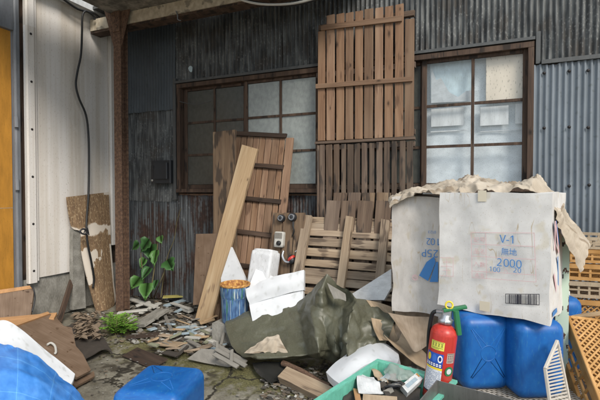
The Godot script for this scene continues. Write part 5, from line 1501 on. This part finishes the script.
	var uz := (G(333, 400, rim) - c0).normalized()
	uz = (uz - ux * ux.dot(uz)).normalized()
	var f := Transform3D(Basis(ux, Vector3.UP, uz), Vector3(c0.x, 0.0, c0.z))
	var wx := 0.42
	var wz := 0.62
	var hb := 0.14
	var t := 0.008
	part(tr, "base", box(Vector3(0.02, hb, 0.02), Vector3(wx - 0.02, hb + 0.01, wz - 0.02)), M.mint, f)
	for q in [[0.0, 0.0, wx, t + 0.014], [0.0, wz - t, wx, wz]]:
		part(tr, "side", box(Vector3(q[0], hb, q[1]), Vector3(q[2], rim, q[3]), 0.004), M.mint, f)
	for q in [[0.0, t], [wx - t, wx]]:
		part(tr, "side", box(Vector3(q[0], hb, t + 0.015), Vector3(q[1], rim, wz - t - 0.001), 0.003), M.mint, f)
	var rm := new_st()
	add_box(rm, Vector3(-0.014, rim + 0.0005, -0.014), Vector3(wx + 0.014, rim + 0.012, 0.022), 0.004, f)
	add_box(rm, Vector3(-0.014, rim + 0.0005, wz - 0.01), Vector3(wx + 0.014, rim + 0.012, wz + 0.014), 0.004, f)
	add_box(rm, Vector3(-0.014, rim + 0.0005, 0.0225), Vector3(0.012, rim + 0.012, wz - 0.0105), 0.004, f)
	add_box(rm, Vector3(wx - 0.012, rim + 0.0005, 0.0225), Vector3(wx + 0.014, rim + 0.012, wz - 0.0105), 0.004, f)
	part(tr, "rim", done(rm), M.mint)
	single("tray_support", carton_body(f * Transform3D(Basis(), Vector3(wx / 2.0, hb / 2.0 - 0.004, wz / 2.0)), Vector3(wx * 0.9, hb - 0.006, wz * 0.9), 0.004, 251), M.kraft_old, "flattened cardboard box under the mint tray", "cardboard box")
	# its contents, heaped to about the rim
	var heap := func(rows: Array) -> Array:
		var out := []
		for one in rows:
			var l := []
			for p in one:
				l.append(G(p[0], p[1], p[2]))
			out.append(l)
		return out
	single("crumpled_paper", patch(heap.call([[[358, 371, 0.345], [366, 375, 0.345], [374, 377, 0.33]], [[357, 384, 0.335], [367, 384, 0.34], [380, 386, 0.33]], [[359, 394, 0.32], [370, 393, 0.33], [384, 393, 0.32]]]), 8, 0.020, 7.0, 261, 0.003), M.white_board, "crumpled white paper in the mint tray", "paper")
	single("crumpled_paper", patch(heap.call([[[368, 368, 0.32], [373, 372, 0.33], [378, 380, 0.33]], [[372, 367, 0.31], [378, 373, 0.32], [384, 381, 0.32]], [[376, 369, 0.30], [382, 375, 0.31], [388, 383, 0.31]]]), 6, 0.016, 8.0, 265, 0.003), M.kraft, "small tan crumpled paper beside the white one in the tray", "paper")
	single("clear_bag", patch(heap.call([[[384, 365, 0.335], [398, 364, 0.345], [410, 369, 0.335]], [[384, 373, 0.335], [399, 371, 0.37], [413, 375, 0.335]], [[388, 381, 0.32], [400, 380, 0.34], [412, 380, 0.32]]]), 10, 0.03, 9.0, 263), M.clearfilm, "crinkled clear plastic bag in the mint tray", "bag")
	var pc := frame3(G(400, 386, 0.32), G(417, 372, 0.35), G(407, 394, 0.30))
	var ct := thing("small_packet", "small white and light blue packet tilted in the mint tray", "packet", G(408, 393, 0.3))
	part(ct, "box", slab(pc, [[401, 385], [416.5, 372.5], [423, 378.5], [407.5, 393]], 0.03), M.white_board)
	part(ct, "blue_print", slab(Transform3D(pc.basis, pc.origin + pc.basis.z * 0.001), [[405, 385], [415, 377], [418, 379.5], [408, 388]], 0.0008), M.chip_blue)
	part(ct, "orange_print", slab(Transform3D(pc.basis, pc.origin + pc.basis.z * 0.001), [[415.5, 374], [417, 373], [420, 376], [418.8, 377]], 0.0008), M.crate_orange)
	for k in 3:
		var lp := []
		var lc := G(392 + k * 2.5, 387 - k * 1.5, 0.335)
		for i in 14:
			var an := i * TAU / 12.0
			lp.append(lc + (eye_basis.x * cos(an) * (0.034 - k * 0.006) + (eye_basis.y * 0.5 + eye_basis.z * 0.7) * sin(an) * 0.030))
		single("wire_loop", tube(lp, 0.005, 6), M.black_box if k != 1 else M.tin, "coiled loop of old wire in the mint tray", "wire", "wire loops in the mint tray")
	var kb := frame3(G(363, 395, 0.335), G(396, 397, 0.335), G(364, 408, 0.32))
	single("card_strip", slab(kb, [[363, 394], [397, 396.5], [398, 412], [362, 410]], 0.006), M.kraft, "plain buff card lying on the scrap in the mint tray", "card")
	for q in [[381, 382, 388, 376, "chip_blue"], [367, 379, 376, 385, "ply_edge"], [384, 394, 391, 390, "chip_grey"], [356, 390, 358, 400, "ply_edge"], [378, 376, 384, 381, "chip_white"], [386, 378, 394, 376, "chip_grey"], [384, 388, 388, 395, "chip_dark"], [395, 380, 402, 384, "chip_dark"], [375, 388, 384, 384, "chip_dark"]]:
		var p0 := G(q[0], q[1], 0.31)
		var p1 := G(q[2], q[3], 0.325)
		single("tray_scrap", bar(0.028, p0.distance_to(p1) + 0.02, 0.006, 0.001, 0.003, 2), M[q[4]], "small offcut of scrap among the paper in the mint tray", "scrap", "scraps in the mint tray", along(p0, p1, eye_basis.y + eye_basis.z))
	single("tray_litter", patch(heap.call([[[352, 384, 0.27], [378, 366, 0.27], [425, 378, 0.27]], [[345, 395, 0.28], [376, 384, 0.29], [420, 392, 0.28]], [[338, 420, 0.27], [378, 420, 0.28], [420, 420, 0.27]]]), 10, 0.03, 8.0, 271, 0.0), M.chip_dark, "dark crumpled litter filling the mint tray under the paper", "litter", "", Transform3D(), "stuff")
	# grey tin box in front
	var tb := thing("tin_box", "open grey sheet metal box in front of the mesh deck", "box", G(440, 398, 0.2))
	var g := Transform3D(Basis(Vector3.UP, deg_to_rad(-12.0)), Vector3(D(437, 379.5, 2.0).x, 0.0, D(437, 379.5, 2.0).z))
	var hy: float = D(437, 379.5, 2.0).y
	for q in [[Vector3(0, 0.0, 0), Vector3(0.32, hy - 0.003, 0.005)], [Vector3(0, 0.0, 0.30), Vector3(0.32, hy, 0.305)], [Vector3(0, 0, 0.006), Vector3(0.005, hy, 0.299)], [Vector3(0.315, 0, 0.006), Vector3(0.32, hy, 0.299)]]:
		part(tb, "side", box(q[0], q[1], 0.001), M.tin, g)
	part(tb, "base", box(Vector3(0.006, 0.01, 0.006), Vector3(0.314, 0.016, 0.299)), M.tin, g)
	# pale green rack post
	var gp := D(562, 300, 2.40)
	var top: float = D(562, 236, 2.40).y
	var rp := thing("rack_post", "chipped pale green steel angle post behind the large carton", "post", Vector3(gp.x, 0, gp.z))
	var ps := new_st()
	add_box(ps, Vector3(gp.x - 0.033, 0, gp.z - 0.002), Vector3(gp.x + 0.033, top, gp.z + 0.002), 0.001)
	add_box(ps, Vector3(gp.x - 0.033, 0, gp.z - 0.045), Vector3(gp.x - 0.029, top, gp.z - 0.0025), 0.001)
	part(rp, "angle", with_uv(done(ps), func(q: Vector3) -> Vector2: return Vector2((q.x - gp.x) / 0.07 + 0.5, q.y * 0.8)), M.post_green)
	for yy in [1.0, 0.82, 0.64]:
		part(rp, "slot", box(Vector3(gp.x - 0.005, yy - 0.012, gp.z + 0.002), Vector3(gp.x + 0.005, yy + 0.012, gp.z + 0.0032), 0.001), M.bolt)
	# ivory grille leaning on the can
	var gf := frame3(D(557, 342, 2.12), D(545.5, 370, 1.98), D(570, 395, 2.14))
	var gl := thing("vent_grille", "ivory plastic vent grille leaning beside the jerrycan", "grille", D(560, 400, 2.05))
	var fo := new_st()
	var ed := [[557, 341], [545, 369], [553, 425], [574, 425]]
	for i in 4:
		var p0 := on(gf, ed[i][0], ed[i][1])
		var p1 := on(gf, ed[(i + 1) % 4][0], ed[(i + 1) % 4][1])
		add_bar(fo, along(p0, p1, gf.basis.z), 0.014, p0.distance_to(p1), 0.014, 0.002)
	part(gl, "frame", done(fo), M.ivory_grille)
	for i in 22:
		var f0 := i / 21.0
		var yl := 352.0 + i * 3.4
		var xl: float = lerpf(552.5, 545.5, clampf((yl - 350.0) / 20.0, 0.0, 1.0)) if yl < 370.0 else lerpf(546.5, 553.5, (yl - 370.0) / 55.0)
		var xr: float = lerpf(559.0, 574.0, (yl - 4.0 - 341.0) / 84.0)
		part(gl, "slat", bar(0.008, on(gf, xl, yl).distance_to(on(gf, xr, yl - 4.0)), 0.004, 0.001), M.ivory_grille, along(on(gf, xl, yl, -0.002), on(gf, xr, yl - 4.0, -0.002), gf.basis.z))

func label_image() -> Image:
	var im := Image.create(192, 256, false, Image.FORMAT_RGB8)
	im.fill(rgb(214, 216, 222))
	im.fill_rect(Rect2i(0, 0, 192, 62), rgb(40, 84, 176))
	im.fill_rect(Rect2i(0, 62, 192, 28), rgb(38, 60, 140))
	for y in 52:
		for x in 52:
			if Vector2(x - 26, y - 26).length() < 24.0:
				im.set_pixel(10 + x, 6 + y, rgb(240, 206, 50))
				im.set_pixel(74 + x, 6 + y, rgb(60, 110, 200))
				im.set_pixel(134 + x, 6 + y, rgb(236, 236, 236) if Vector2(x - 26, y - 26).length() > 14.0 else rgb(30, 50, 120))
	for k in 6:
		im.fill_rect(Rect2i(8 + k * 30, 66, 20, 18), rgb(240, 240, 240))
		im.fill_rect(Rect2i(12 + k * 30, 72, 12, 5), rgb(38, 60, 140))
	im.fill_rect(Rect2i(0, 90, 192, 14), rgb(236, 206, 60))
	var r := RandomNumberGenerator.new()
	r.seed = 5
	for row in 15:
		var x := 8
		while x < 180:
			var w := r.randi_range(3, 14)
			if r.randf() < 0.75:
				im.fill_rect(Rect2i(x, 110 + row * 9, w, 4), rgb(120, 132, 160))
			x += w + 3
	im.fill_rect(Rect2i(0, 246, 192, 10), rgb(60, 60, 70))
	return im

func small_label(c: Color, ink: Color) -> Image:
	var im := Image.create(128, 64, false, Image.FORMAT_RGB8)
	im.fill(c)
	im.fill_rect(Rect2i(6, 4, 116, 3), ink)
	for k in 4:
		im.fill_rect(Rect2i(12 + k * 28, 14, 20, 4), ink)
		im.fill_rect(Rect2i(20 + k * 28, 14, 4, 24), ink)
		im.fill_rect(Rect2i(14 + k * 28, 26, 16, 3), ink)
		im.fill_rect(Rect2i(12 + k * 28, 35, 20, 3), ink)
	im.fill_rect(Rect2i(12, 46, 104, 3), ink)
	im.fill_rect(Rect2i(12, 54, 70, 3), ink)
	return im

# ------------------------------------------------------------------ plastic crates on the right
func crate_side(xf: Transform3D, w: float, h: float, cells: int, t := 0.012) -> ArrayMesh:
	var st := new_st()
	add_box(st, Vector3(0, h - h * 0.26, -t), Vector3(w, h, t * 0.5), 0.003, xf)
	add_box(st, Vector3(0, 0, -t), Vector3(w, h * 0.20, 0), 0.003, xf)
	add_box(st, Vector3(0, h * 0.44, -t), Vector3(w, h * 0.53, 0), 0.002, xf)
	for i in cells + 1:
		var x := (w - 0.014) * i / cells
		add_box(st, Vector3(x, h * 0.201, -t + 0.001), Vector3(x + 0.014, h * 0.739, -0.001), 0.002, xf)
	return done(st)

func lattice(st: SurfaceTool, xf: Transform3D, w: float, h: float, stp: float, t := 0.006) -> void:
	var n := int((w + h) / stp)
	for i in range(1, n):
		var d := i * stp
		for m in [0, 1]:
			var a := Vector2(maxf(0.0, d - h), minf(d, h))
			var b := Vector2(minf(d, w), maxf(0.0, d - w))
			if m == 1:
				a.x = w - a.x
				b.x = w - b.x
			if a.distance_to(b) < 0.01:
				continue
			var p := xf * Vector3(a.x, a.y, m * 0.004)
			var q := xf * Vector3(b.x, b.y, m * 0.004)
			add_bar(st, along(p, q, xf.basis.z), t, p.distance_to(q), t * 1.3, 0.001)

func build_crates() -> void:
	var at := D(569, 300, 2.62)
	var yaw := Basis(Vector3.UP, deg_to_rad(4.0))
	var names := ["topmost ivory plastic crate of the stack behind the canvas sheet", "second plastic crate of the stack, orange, under the ivory one", "third plastic crate of the stack, yellowed orange", "lowest plastic crate of the stack, ivory with square holes"]
	var tops := [236.5, 249.0, 263.5, 281.0]
	var bots := [248.0, 262.0, 279.5, 297.0]
	for i in 4:
		var yt: float = D(575, tops[i], 2.62).y
		var yb: float = D(575, bots[i], 2.62).y
		var h := yt - yb
		var xf := Transform3D(yaw * Basis(Vector3.UP, deg_to_rad([-2.0, 1.5, -1.0, 2.0][i])), Vector3(at.x + [0.005, 0.0, -0.01, -0.012][i], yb, at.z))
		var m: Material = M.crate_cream if i in [0, 3] else M.crate_orange
		var o := thing("plastic_crate", names[i], "crate", xf.origin, "stacked plastic crates")
		part(o, "side", crate_side(xf, 0.52, h, 9), m)
		part(o, "side", crate_side(xf * Transform3D(Basis(Vector3.UP, PI), Vector3(0.52, 0, -0.36)), 0.52, h, 9), m)
		part(o, "side", crate_side(xf * Transform3D(Basis(Vector3.UP, PI / 2), Vector3(0.0, 0, -0.02)) * Transform3D(Basis(Vector3.UP, PI), Vector3(0.32, 0, 0)), 0.32, h, 6), m)
		part(o, "side", crate_side(xf * Transform3D(Basis(Vector3.UP, PI / 2), Vector3(0.52, 0, -0.02)), 0.32, h, 6), m)
		var st := new_st()
		lattice(st, xf * Transform3D(Basis(Vector3.RIGHT, PI / 2), Vector3(0.01, 0.012, -0.35)), 0.50, 0.33, 0.045)
		part(o, "base", done(st), m)
	# basket with diamond mesh under the stack
	var by: float = D(575, 298, 2.62).y
	var bk := thing("mesh_basket", "upright orange diamond mesh basket carrying the crate stack", "basket", Vector3(at.x, 0, at.z))
	var bx := Transform3D(yaw, Vector3(at.x - 0.015, 0.0, at.z + 0.01))
	var st := new_st()
	lattice(st, bx * Transform3D(Basis(), Vector3(0.0, 0.02, 0)), 0.54, by - 0.05, 0.032, 0.008)
	part(bk, "front", done(st), M.crate_orange)
	st = new_st()
	lattice(st, bx * Transform3D(Basis(), Vector3(0.0, 0.02, -0.38)), 0.54, by - 0.05, 0.05, 0.008)
	part(bk, "back", done(st), M.crate_orange)
	for x in [0.0, 0.54]:
		st = new_st()
		lattice(st, bx * Transform3D(Basis(Vector3.UP, -PI / 2), Vector3(x, 0.02, -0.38)), 0.38, by - 0.05, 0.05, 0.008)
		part(bk, "end", done(st), M.crate_orange)
	for q in [[-0.012, 0.005, 0.552, 0.02], [-0.012, -0.39, 0.552, -0.375]]:
		part(bk, "rim", box(Vector3(q[0], by - 0.03, q[1]), Vector3(q[2], by - 0.002, q[3]), 0.004), M.crate_orange, bx)
		part(bk, "rim", box(Vector3(q[0], 0.0, q[1]), Vector3(q[2], 0.02, q[3]), 0.004), M.crate_orange, bx)
	single("bamboo_pole", tube([D(567, 318.5, 2.52), D(585, 315.5, 2.45), D(640, 309, 2.3)], 0.014, 10), M.pale[0], "pale round pole lying across the diamond mesh baskets", "pole")
	# tipped basket in front, bottom towards the camera
	var a := D(569, 318, 2.44)
	var b := D(600, 398, 2.08)
	var c := D(650, 300, 2.52)
	var up := (a - b).normalized()
	var rt := (c - a - up * up.dot(c - a)).normalized()
	var nn := rt.cross(up)
	var xf2 := Transform3D(Basis(rt, up, nn), b - up * 0.16)
	var tb := thing("mesh_basket", "tipped orange diamond mesh basket with its bottom facing out", "basket", Vector3(b.x + 0.2, 0, b.z))
	st = new_st()
	var hh := a.distance_to(b) + 0.16
	lattice(st, xf2, 0.5, hh, 0.034, 0.010)
	part(tb, "bottom", done(st), M.crate_orange)
	st = new_st()
	add_box(st, Vector3(-0.014, -0.01, -0.012), Vector3(0.004, hh + 0.01, 0.010), 0.003, xf2)
	add_box(st, Vector3(0.496, -0.01, -0.012), Vector3(0.514, hh + 0.01, 0.010), 0.003, xf2)
	add_box(st, Vector3(0.0045, hh - 0.006, -0.012), Vector3(0.4955, hh + 0.01, 0.010), 0.003, xf2)
	add_box(st, Vector3(0.0045, -0.01, -0.012), Vector3(0.4955, 0.006, 0.010), 0.003, xf2)
	part(tb, "edge", done(st), M.crate_orange)
	part(tb, "side", crate_side(xf2 * Transform3D(Basis(Vector3(0, 0, 1), PI / 2) * Basis(Vector3.RIGHT, -PI / 2), Vector3(-0.012, 0.0, -0.014)), hh, 0.20, 8), M.crate_orange)

# ------------------------------------------------------------------ plants
func leaf_mesh(len: float, wid: float, lobed: bool) -> ArrayMesh:
	var st := new_st(true)
	var prof := [0.0, 0.44, 0.52, 0.44, 0.28, 0.12, 0.0] if not lobed else [0.0, 0.40, 0.54, 0.34, 0.34, 0.12, 0.0]
	var n := prof.size() - 1
	for i in n:
		for s in [-1.0, 1.0]:
			var y0 := len * i / n
			var y1 := len * (i + 1) / n
			var a := Vector3(0, y0, -0.10 * len * pow(y0 / len, 2.0))
			var b := Vector3(0, y1, -0.10 * len * pow(y1 / len, 2.0))
			var c := Vector3(s * prof[i + 1] * wid, y1 - (0.03 * len if i > 0 else 0.12 * len), b.z + 0.12 * wid * prof[i + 1] * 2.0 - 0.04 * wid)
			var d := Vector3(s * prof[i] * wid, y0 - (0.12 * len if i == 1 else (0.03 * len if i > 0 else 0.0)), a.z + 0.12 * wid * prof[i] * 2.0 - 0.04 * wid)
			quad(st, a, b, c, d)
	return done(st)

func build_plants() -> void:
	var base := G(151, 298)
	var o := thing("broadleaf_plant", "broad leaved green plant growing against the rusty wall", "plant", base)
	var big := leaf_mesh(0.20, 0.18, false)
	var small := leaf_mesh(0.13, 0.115, false)
	var lobe := leaf_mesh(0.20, 0.19, true)
	var stem_top := W(158, 243, 0.22)
	part(o, "stem", tube(curve([base, W(152, 285, 0.28), W(155, 265, 0.24), stem_top]), 0.009, 6, 0.005), M.stem)
	part(o, "stem", tube(curve([base + Vector3(0.04, 0, 0), W(160, 283, 0.22), W(165, 270, 0.2)]), 0.007, 6, 0.004), M.stem)
	part(o, "stem", tube(curve([base + Vector3(-0.04, 0, 0.03), W(144, 280, 0.3), W(141, 255, 0.28), W(143, 246, 0.28)]), 0.007, 6, 0.004), M.stem)
	for q in [[139, 243, 0.28, 1.9, 1], [149, 239, 0.27, 2.3, 2], [160, 236, 0.22, 3.6, 1], [156, 250, 0.25, 3.2, 2], [167, 260, 0.21, 4.0, 2], [150, 267, 0.31, 2.8, 0], [140, 277, 0.30, 2.4, 0], [156, 280, 0.27, 3.3, 1], [150, 244, 0.2, 3.1, 0], [147, 283, 0.33, 3.0, 0], [145, 258, 0.25, 2.5, 1]]:
		var p := W(q[0], q[1], q[2])
		var out := (Vector3(0.25, 0.45, 1.0) + Vector3(rng.randf_range(-0.5, 0.5), rng.randf_range(-0.2, 0.4), 0)).normalized()
		var hang := Basis(out, (q[3] - 3.0) * 0.8) * Vector3.DOWN
		hang = (hang - out * out.dot(hang)).normalized()
		var bs := Basis(hang.cross(out), hang, out)
		part(o, "leaf", [big, small, lobe][q[4]], M.leaf if rng.randf() < 0.6 else M.leaf_dark, Transform3D(bs.scaled(Vector3(rng.randf_range(0.7, 1.0), rng.randf_range(0.75, 1.1), 1.0)), p))
	# bright weed
	var wb := G(117, 334)
	var w := thing("weed", "bright green feathery weed growing from the concrete", "plant", wb)
	var lf := new_st(true)
	var stems := new_st(true)
	for i in 34:
		var a := rng.randf() * TAU
		var r := rng.randf_range(0.04, 0.17)
		var tip := wb + Vector3(cos(a) * r * 1.15, rng.randf_range(0.07, 0.21) * (1.0 - r * 2.0), sin(a) * r)
		var mid := wb.lerp(tip, 0.5) + Vector3(0, 0.03, 0)
		var line := curve([wb + Vector3(cos(a), 0, sin(a)) * 0.02, mid, tip], 5)
		add_tube(stems, line, 0.0025, 4)
		for k in range(2, line.size()):
			for s in [-1.0, 1.0, 0.0]:
				var p: Vector3 = line[k]
				var yaw: float = a + s * 1.1 + rng.randf_range(-0.3, 0.3)
				var dir := Vector3(cos(yaw), rng.randf_range(-0.1, 0.5), sin(yaw)).normalized()
				var side := dir.cross(Vector3.UP).normalized() * 0.010
				var l := rng.randf_range(0.025, 0.045)
				quad(lf, p, p + dir * l * 0.5 + side, p + dir * l, p + dir * l * 0.5 - side)
	part(w, "foliage", done(lf), M.leaf_bright)
	part(w, "stems", done(stems), M.stem)

# ------------------------------------------------------------------ scraps on the floor
func scrap(px: Array, w: float, t: float, m: Material, called: String, label: String, category: String, group := "", h := 0.0, roll := 0.0) -> void:
	var a := G(px[0], px[1], h + t / 2.0 + 0.006)
	var b := G(px[2], px[3], h + t / 2.0 + 0.006 + roll)
	single(called, bar(w, a.distance_to(b), t, 0.002, 0.004, 3), m, label, category, group, along(a, b, Vector3(rng.randf_range(-0.2, 0.2), 1, rng.randf_range(-0.2, 0.2))))

func build_scraps() -> void:
	var gp := "pale wood offcuts in the debris by the wall"
	var lab := "small pale wood offcut in the debris before the pale plank"
	for q in [[177, 336, 184.5, 325, 0.045], [189, 331, 196.5, 341, 0.045], [195, 333, 218, 324, 0.04], [164.5, 314, 171, 330, 0.035], [170, 338, 181, 333, 0.04], [184, 343, 196, 337, 0.03], [198, 329, 208, 333, 0.03], [205, 343, 214, 336, 0.035], [160, 322, 175, 319, 0.04]]:
		scrap([q[0], q[1], q[2], q[3]], q[4], 0.014, M.chip_green if rng.randf() < 0.6 else M.chip_grey, "wood_offcut", lab, "offcut", gp, 0.02, rng.randf_range(0.0, 0.05))
	for q in [[118, 313, 148, 309.5, 0.05], [130, 299, 156, 307, 0.06], [141, 313, 160, 303, 0.05], [136, 306, 150, 302, 0.05], [172, 303, 190, 309, 0.05], [150, 316, 166, 312, 0.04]]:
		scrap([q[0], q[1], q[2], q[3]], q[4], 0.016, M.chip_white, "white_strip", "narrow white painted strip in the debris by the green plant", "strip", "white strips in the debris", 0.03, rng.randf_range(0.0, 0.03))
	for q in [[165, 306, 188, 299, 0.06], [179, 331, 196, 326, 0.05], [149, 330, 156, 328, 0.06], [176, 312, 184, 308, 0.05]]:
		scrap([q[0], q[1], q[2], q[3]], q[4], 0.012, M.chip_blue, "blue_scrap", "pale blue painted scrap in the debris by the wall", "scrap", "pale blue scraps in the debris", 0.015)
	for q in [[183, 308, 191, 311, 0.07], [199, 336, 206, 333, 0.06], [205, 329, 211, 333, 0.06], [222, 336, 227, 344, 0.05], [209, 341, 216, 344, 0.05], [128, 321, 134, 317, 0.06]]:
		scrap([q[0], q[1], q[2], q[3]], q[4], 0.03, M.chip_white, "plaster_chunk", "white plaster chunk in the debris before the pale plank", "plaster", "white plaster chunks in the debris", 0.01)
	scrap([138, 326, 163, 310, ], 0.16, 0.03, M.concrete, "grey_slab", "flat grey slab tilted on the debris beside the bright weed", "slab", "", 0.01, 0.05)
	scrap([127, 337, 159, 334], 0.13, 0.014, M.dark[1], "dark_board", "thin dark damp board on the concrete by the bright weed", "board", "", 0.0)
	scrap([130, 352, 160, 364], 0.14, 0.012, M.dark[1], "dark_board", "thin dark damp board in front of the debris heap", "board", "", 0.0)
	scrap([163, 297, 183, 296], 0.09, 0.012, M.dull_yellow, "yellow_lid", "dull yellow plastic scrap under the green plant", "scrap", "", 0.06)
	for q in [[161, 343, 180, 345, 0.10, "kraft"], [178, 350, 196, 344, 0.10, "chip_grey"], [196, 349, 212, 345, 0.10, "kraft_old"], [214, 350, 226, 343, 0.08, "chip_grey"], [164, 352, 178, 355, 0.06, "chip_dark"], [176, 357, 188, 346, 0.03, "chip_dark"], [205, 318, 222, 330, 0.06, "chip_dark"], [190, 319, 202, 314, 0.06, "chip_dark"]]:
		scrap([q[0], q[1], q[2], q[3]], q[4], 0.012, M[q[5]], "board_scrap", "torn grey brown board scrap in the debris heap", "scrap", "torn board scraps in the debris", 0.01, rng.randf_range(0.0, 0.06))
	for i in 48:
		var px := rng.randf_range(146, 226)
		var py := rng.randf_range(312, 352) - maxf(0.0, (170.0 - px) * 0.3)
		var an := rng.randf_range(-0.9, 0.9)
		var ln := rng.randf_range(3.5, 9.0)
		scrap([px - cos(an) * ln, py - sin(an) * ln * 0.5, px + cos(an) * ln, py + sin(an) * ln * 0.5], rng.randf_range(0.012, 0.05), rng.randf_range(0.006, 0.016), [M.chip_white, M.chip_green, M.pale[0], M.chip_grey, M.pallet[0], M.chip_blue][rng.randi() % 6], "splinter", "thin pale splinter lying loose in the debris heap", "splinter", "splinters in the debris", rng.randf_range(0.005, 0.045), rng.randf_range(0.0, 0.04))
	# grey plate and slatted frame before the tarp
	var fp := frame3(G(187, 359, 0.02), G(228, 366, 0.01), G(202, 348, 0.09))
	single("grey_plate", slab(fp, [[187, 359], [201, 348.5], [222, 350], [240, 364], [228, 367], [205, 363]], 0.008), M.chip_grey, "thin bent grey plate lying before the olive tarp", "plate")
	var lv := thing("slat_frame", "broken grey slatted frame sticking out from under the olive tarp", "frame", G(235, 358))
	for q in [[213, 343, 246, 362], [216, 349, 246, 366], [214, 354, 238, 367]]:
		board(lv, "slat", G(q[0], q[1], 0.11), G(q[2], q[3], 0.05), 0.035, 0.012, Vector3(0, 1, 0.4), M.chip_grey, 0.002)
	for q in [[217, 342, 218, 358], [232, 350, 231, 364], [224, 333, 221, 345]]:
		board(lv, "upright", G(q[0], q[1], 0.12), G(q[2], q[3], 0.06), 0.025, 0.014, Vector3(0.2, 1, 0.6), M.chip_grey, 0.002)
	# dark rubber mat and dry roots at the store wall
	var dm := []
	for r in [[[60, 330], [75, 322], [92, 318], [100, 330]], [[66, 345], [82, 338], [98, 335], [108, 345]], [[76, 362], [90, 356], [104, 350], [113, 354]]]:
		var line := []
		for p in r:
			line.append(G(p[0], p[1], 0.05))
		dm.append(line)
	single("dark_mat", patch(dm, 6, 0.02, 3.0, 401, 0.008, 0.008), M.chip_dark, "dark crumbling mat lying between the laminate and the concrete", "mat")
	var litter := new_st()
	for i in 150:
		var p := G(rng.randf_range(74, 99), rng.randf_range(313, 338), rng.randf_range(0.045, 0.10))
		var yaw := rng.randf() * TAU
		var d := Vector3(cos(yaw), rng.randf_range(-0.4, 0.6), sin(yaw)) * rng.randf_range(0.02, 0.06)
		var w := Vector3(-sin(yaw), rng.randf_range(-0.3, 0.3), cos(yaw)) * rng.randf_range(0.012, 0.028)
		var lift := Vector3(0, rng.randf_range(0.006, 0.02), 0)
		quad(litter, p - d, p + w + lift, p + d, p, Vector2(0, 0), Vector2(0.2, 0), Vector2(0.2, 0.2), Vector2(0, 0.2))
		quad(litter, p - d, p, p + d, p - w + lift, Vector2(0, 0), Vector2(0.2, 0), Vector2(0.2, 0.2), Vector2(0, 0.2))
	single("dry_leaves", done(litter), M.dry_leaf, "heap of dry grey brown leaves on the dark mat", "leaves", "", Transform3D(), "stuff")
	# rubble nobody could count
	var shard := new_st()
	add_prism(shard, [Vector3(-0.5, 0.2, -0.4), Vector3(0.4, 0.25, -0.5), Vector3(0.55, 0.15, 0.3), Vector3(-0.1, 0.3, 0.5), Vector3(-0.5, 0.2, 0.25)], Vector3(0.05, -0.4, 0.0))
	var mesh := done(shard)
	var zones := [[130, 215, 292, 342, 560, 0.030], [155, 240, 330, 355, 330, 0.024], [262, 335, 362, 402, 460, 0.017], [90, 130, 335, 400, 60, 0.010], [130, 260, 345, 400, 70, 0.010], [205, 255, 322, 350, 120, 0.026], [70, 125, 312, 345, 120, 0.018]]
	var total := 0
	for q in zones:
		total += q[4]
	var mm := MultiMesh.new()
	mm.transform_format = MultiMesh.TRANSFORM_3D
	mm.use_colors = true
	mm.mesh = mesh
	mm.instance_count = total
	var tones := [Color(0.18, 0.16, 0.13), Color(0.09, 0.08, 0.065), Color(0.30, 0.28, 0.24), Color(0.06, 0.055, 0.05), Color(0.22, 0.17, 0.12), Color(0.48, 0.47, 0.43), Color(0.12, 0.10, 0.08)]
	var k := 0
	for q in zones:
		for i in q[4]:
			var s: float = q[5] * rng.randf_range(0.35, 1.5)
			var p := G(rng.randf_range(q[0], q[1]), rng.randf_range(q[2], q[3]), rng.randf_range(0.0, 0.012) + s * 0.1)
			var bs := Basis(Vector3.UP, rng.randf() * TAU) * Basis(Vector3.RIGHT, rng.randf_range(-0.5, 0.5)) * Basis(Vector3(0, 0, 1), rng.randf_range(-0.4, 0.4))
			mm.set_instance_transform(k, Transform3D(bs.scaled(Vector3(s * rng.randf_range(0.6, 2.2), s * rng.randf_range(0.4, 1.0), s)), p))
			mm.set_instance_color(k, tones[rng.randi() % tones.size()] * rng.randf_range(0.6, 1.0))
			k += 1
	var mi := MultiMeshInstance3D.new()
	mi.name = "rubble"
	mi.multimesh = mm
	mi.material_override = M.grit
	add_child(mi)
	meta(mi, "fine rubble and splinters strewn over the yard floor", "rubble", "", "stuff")
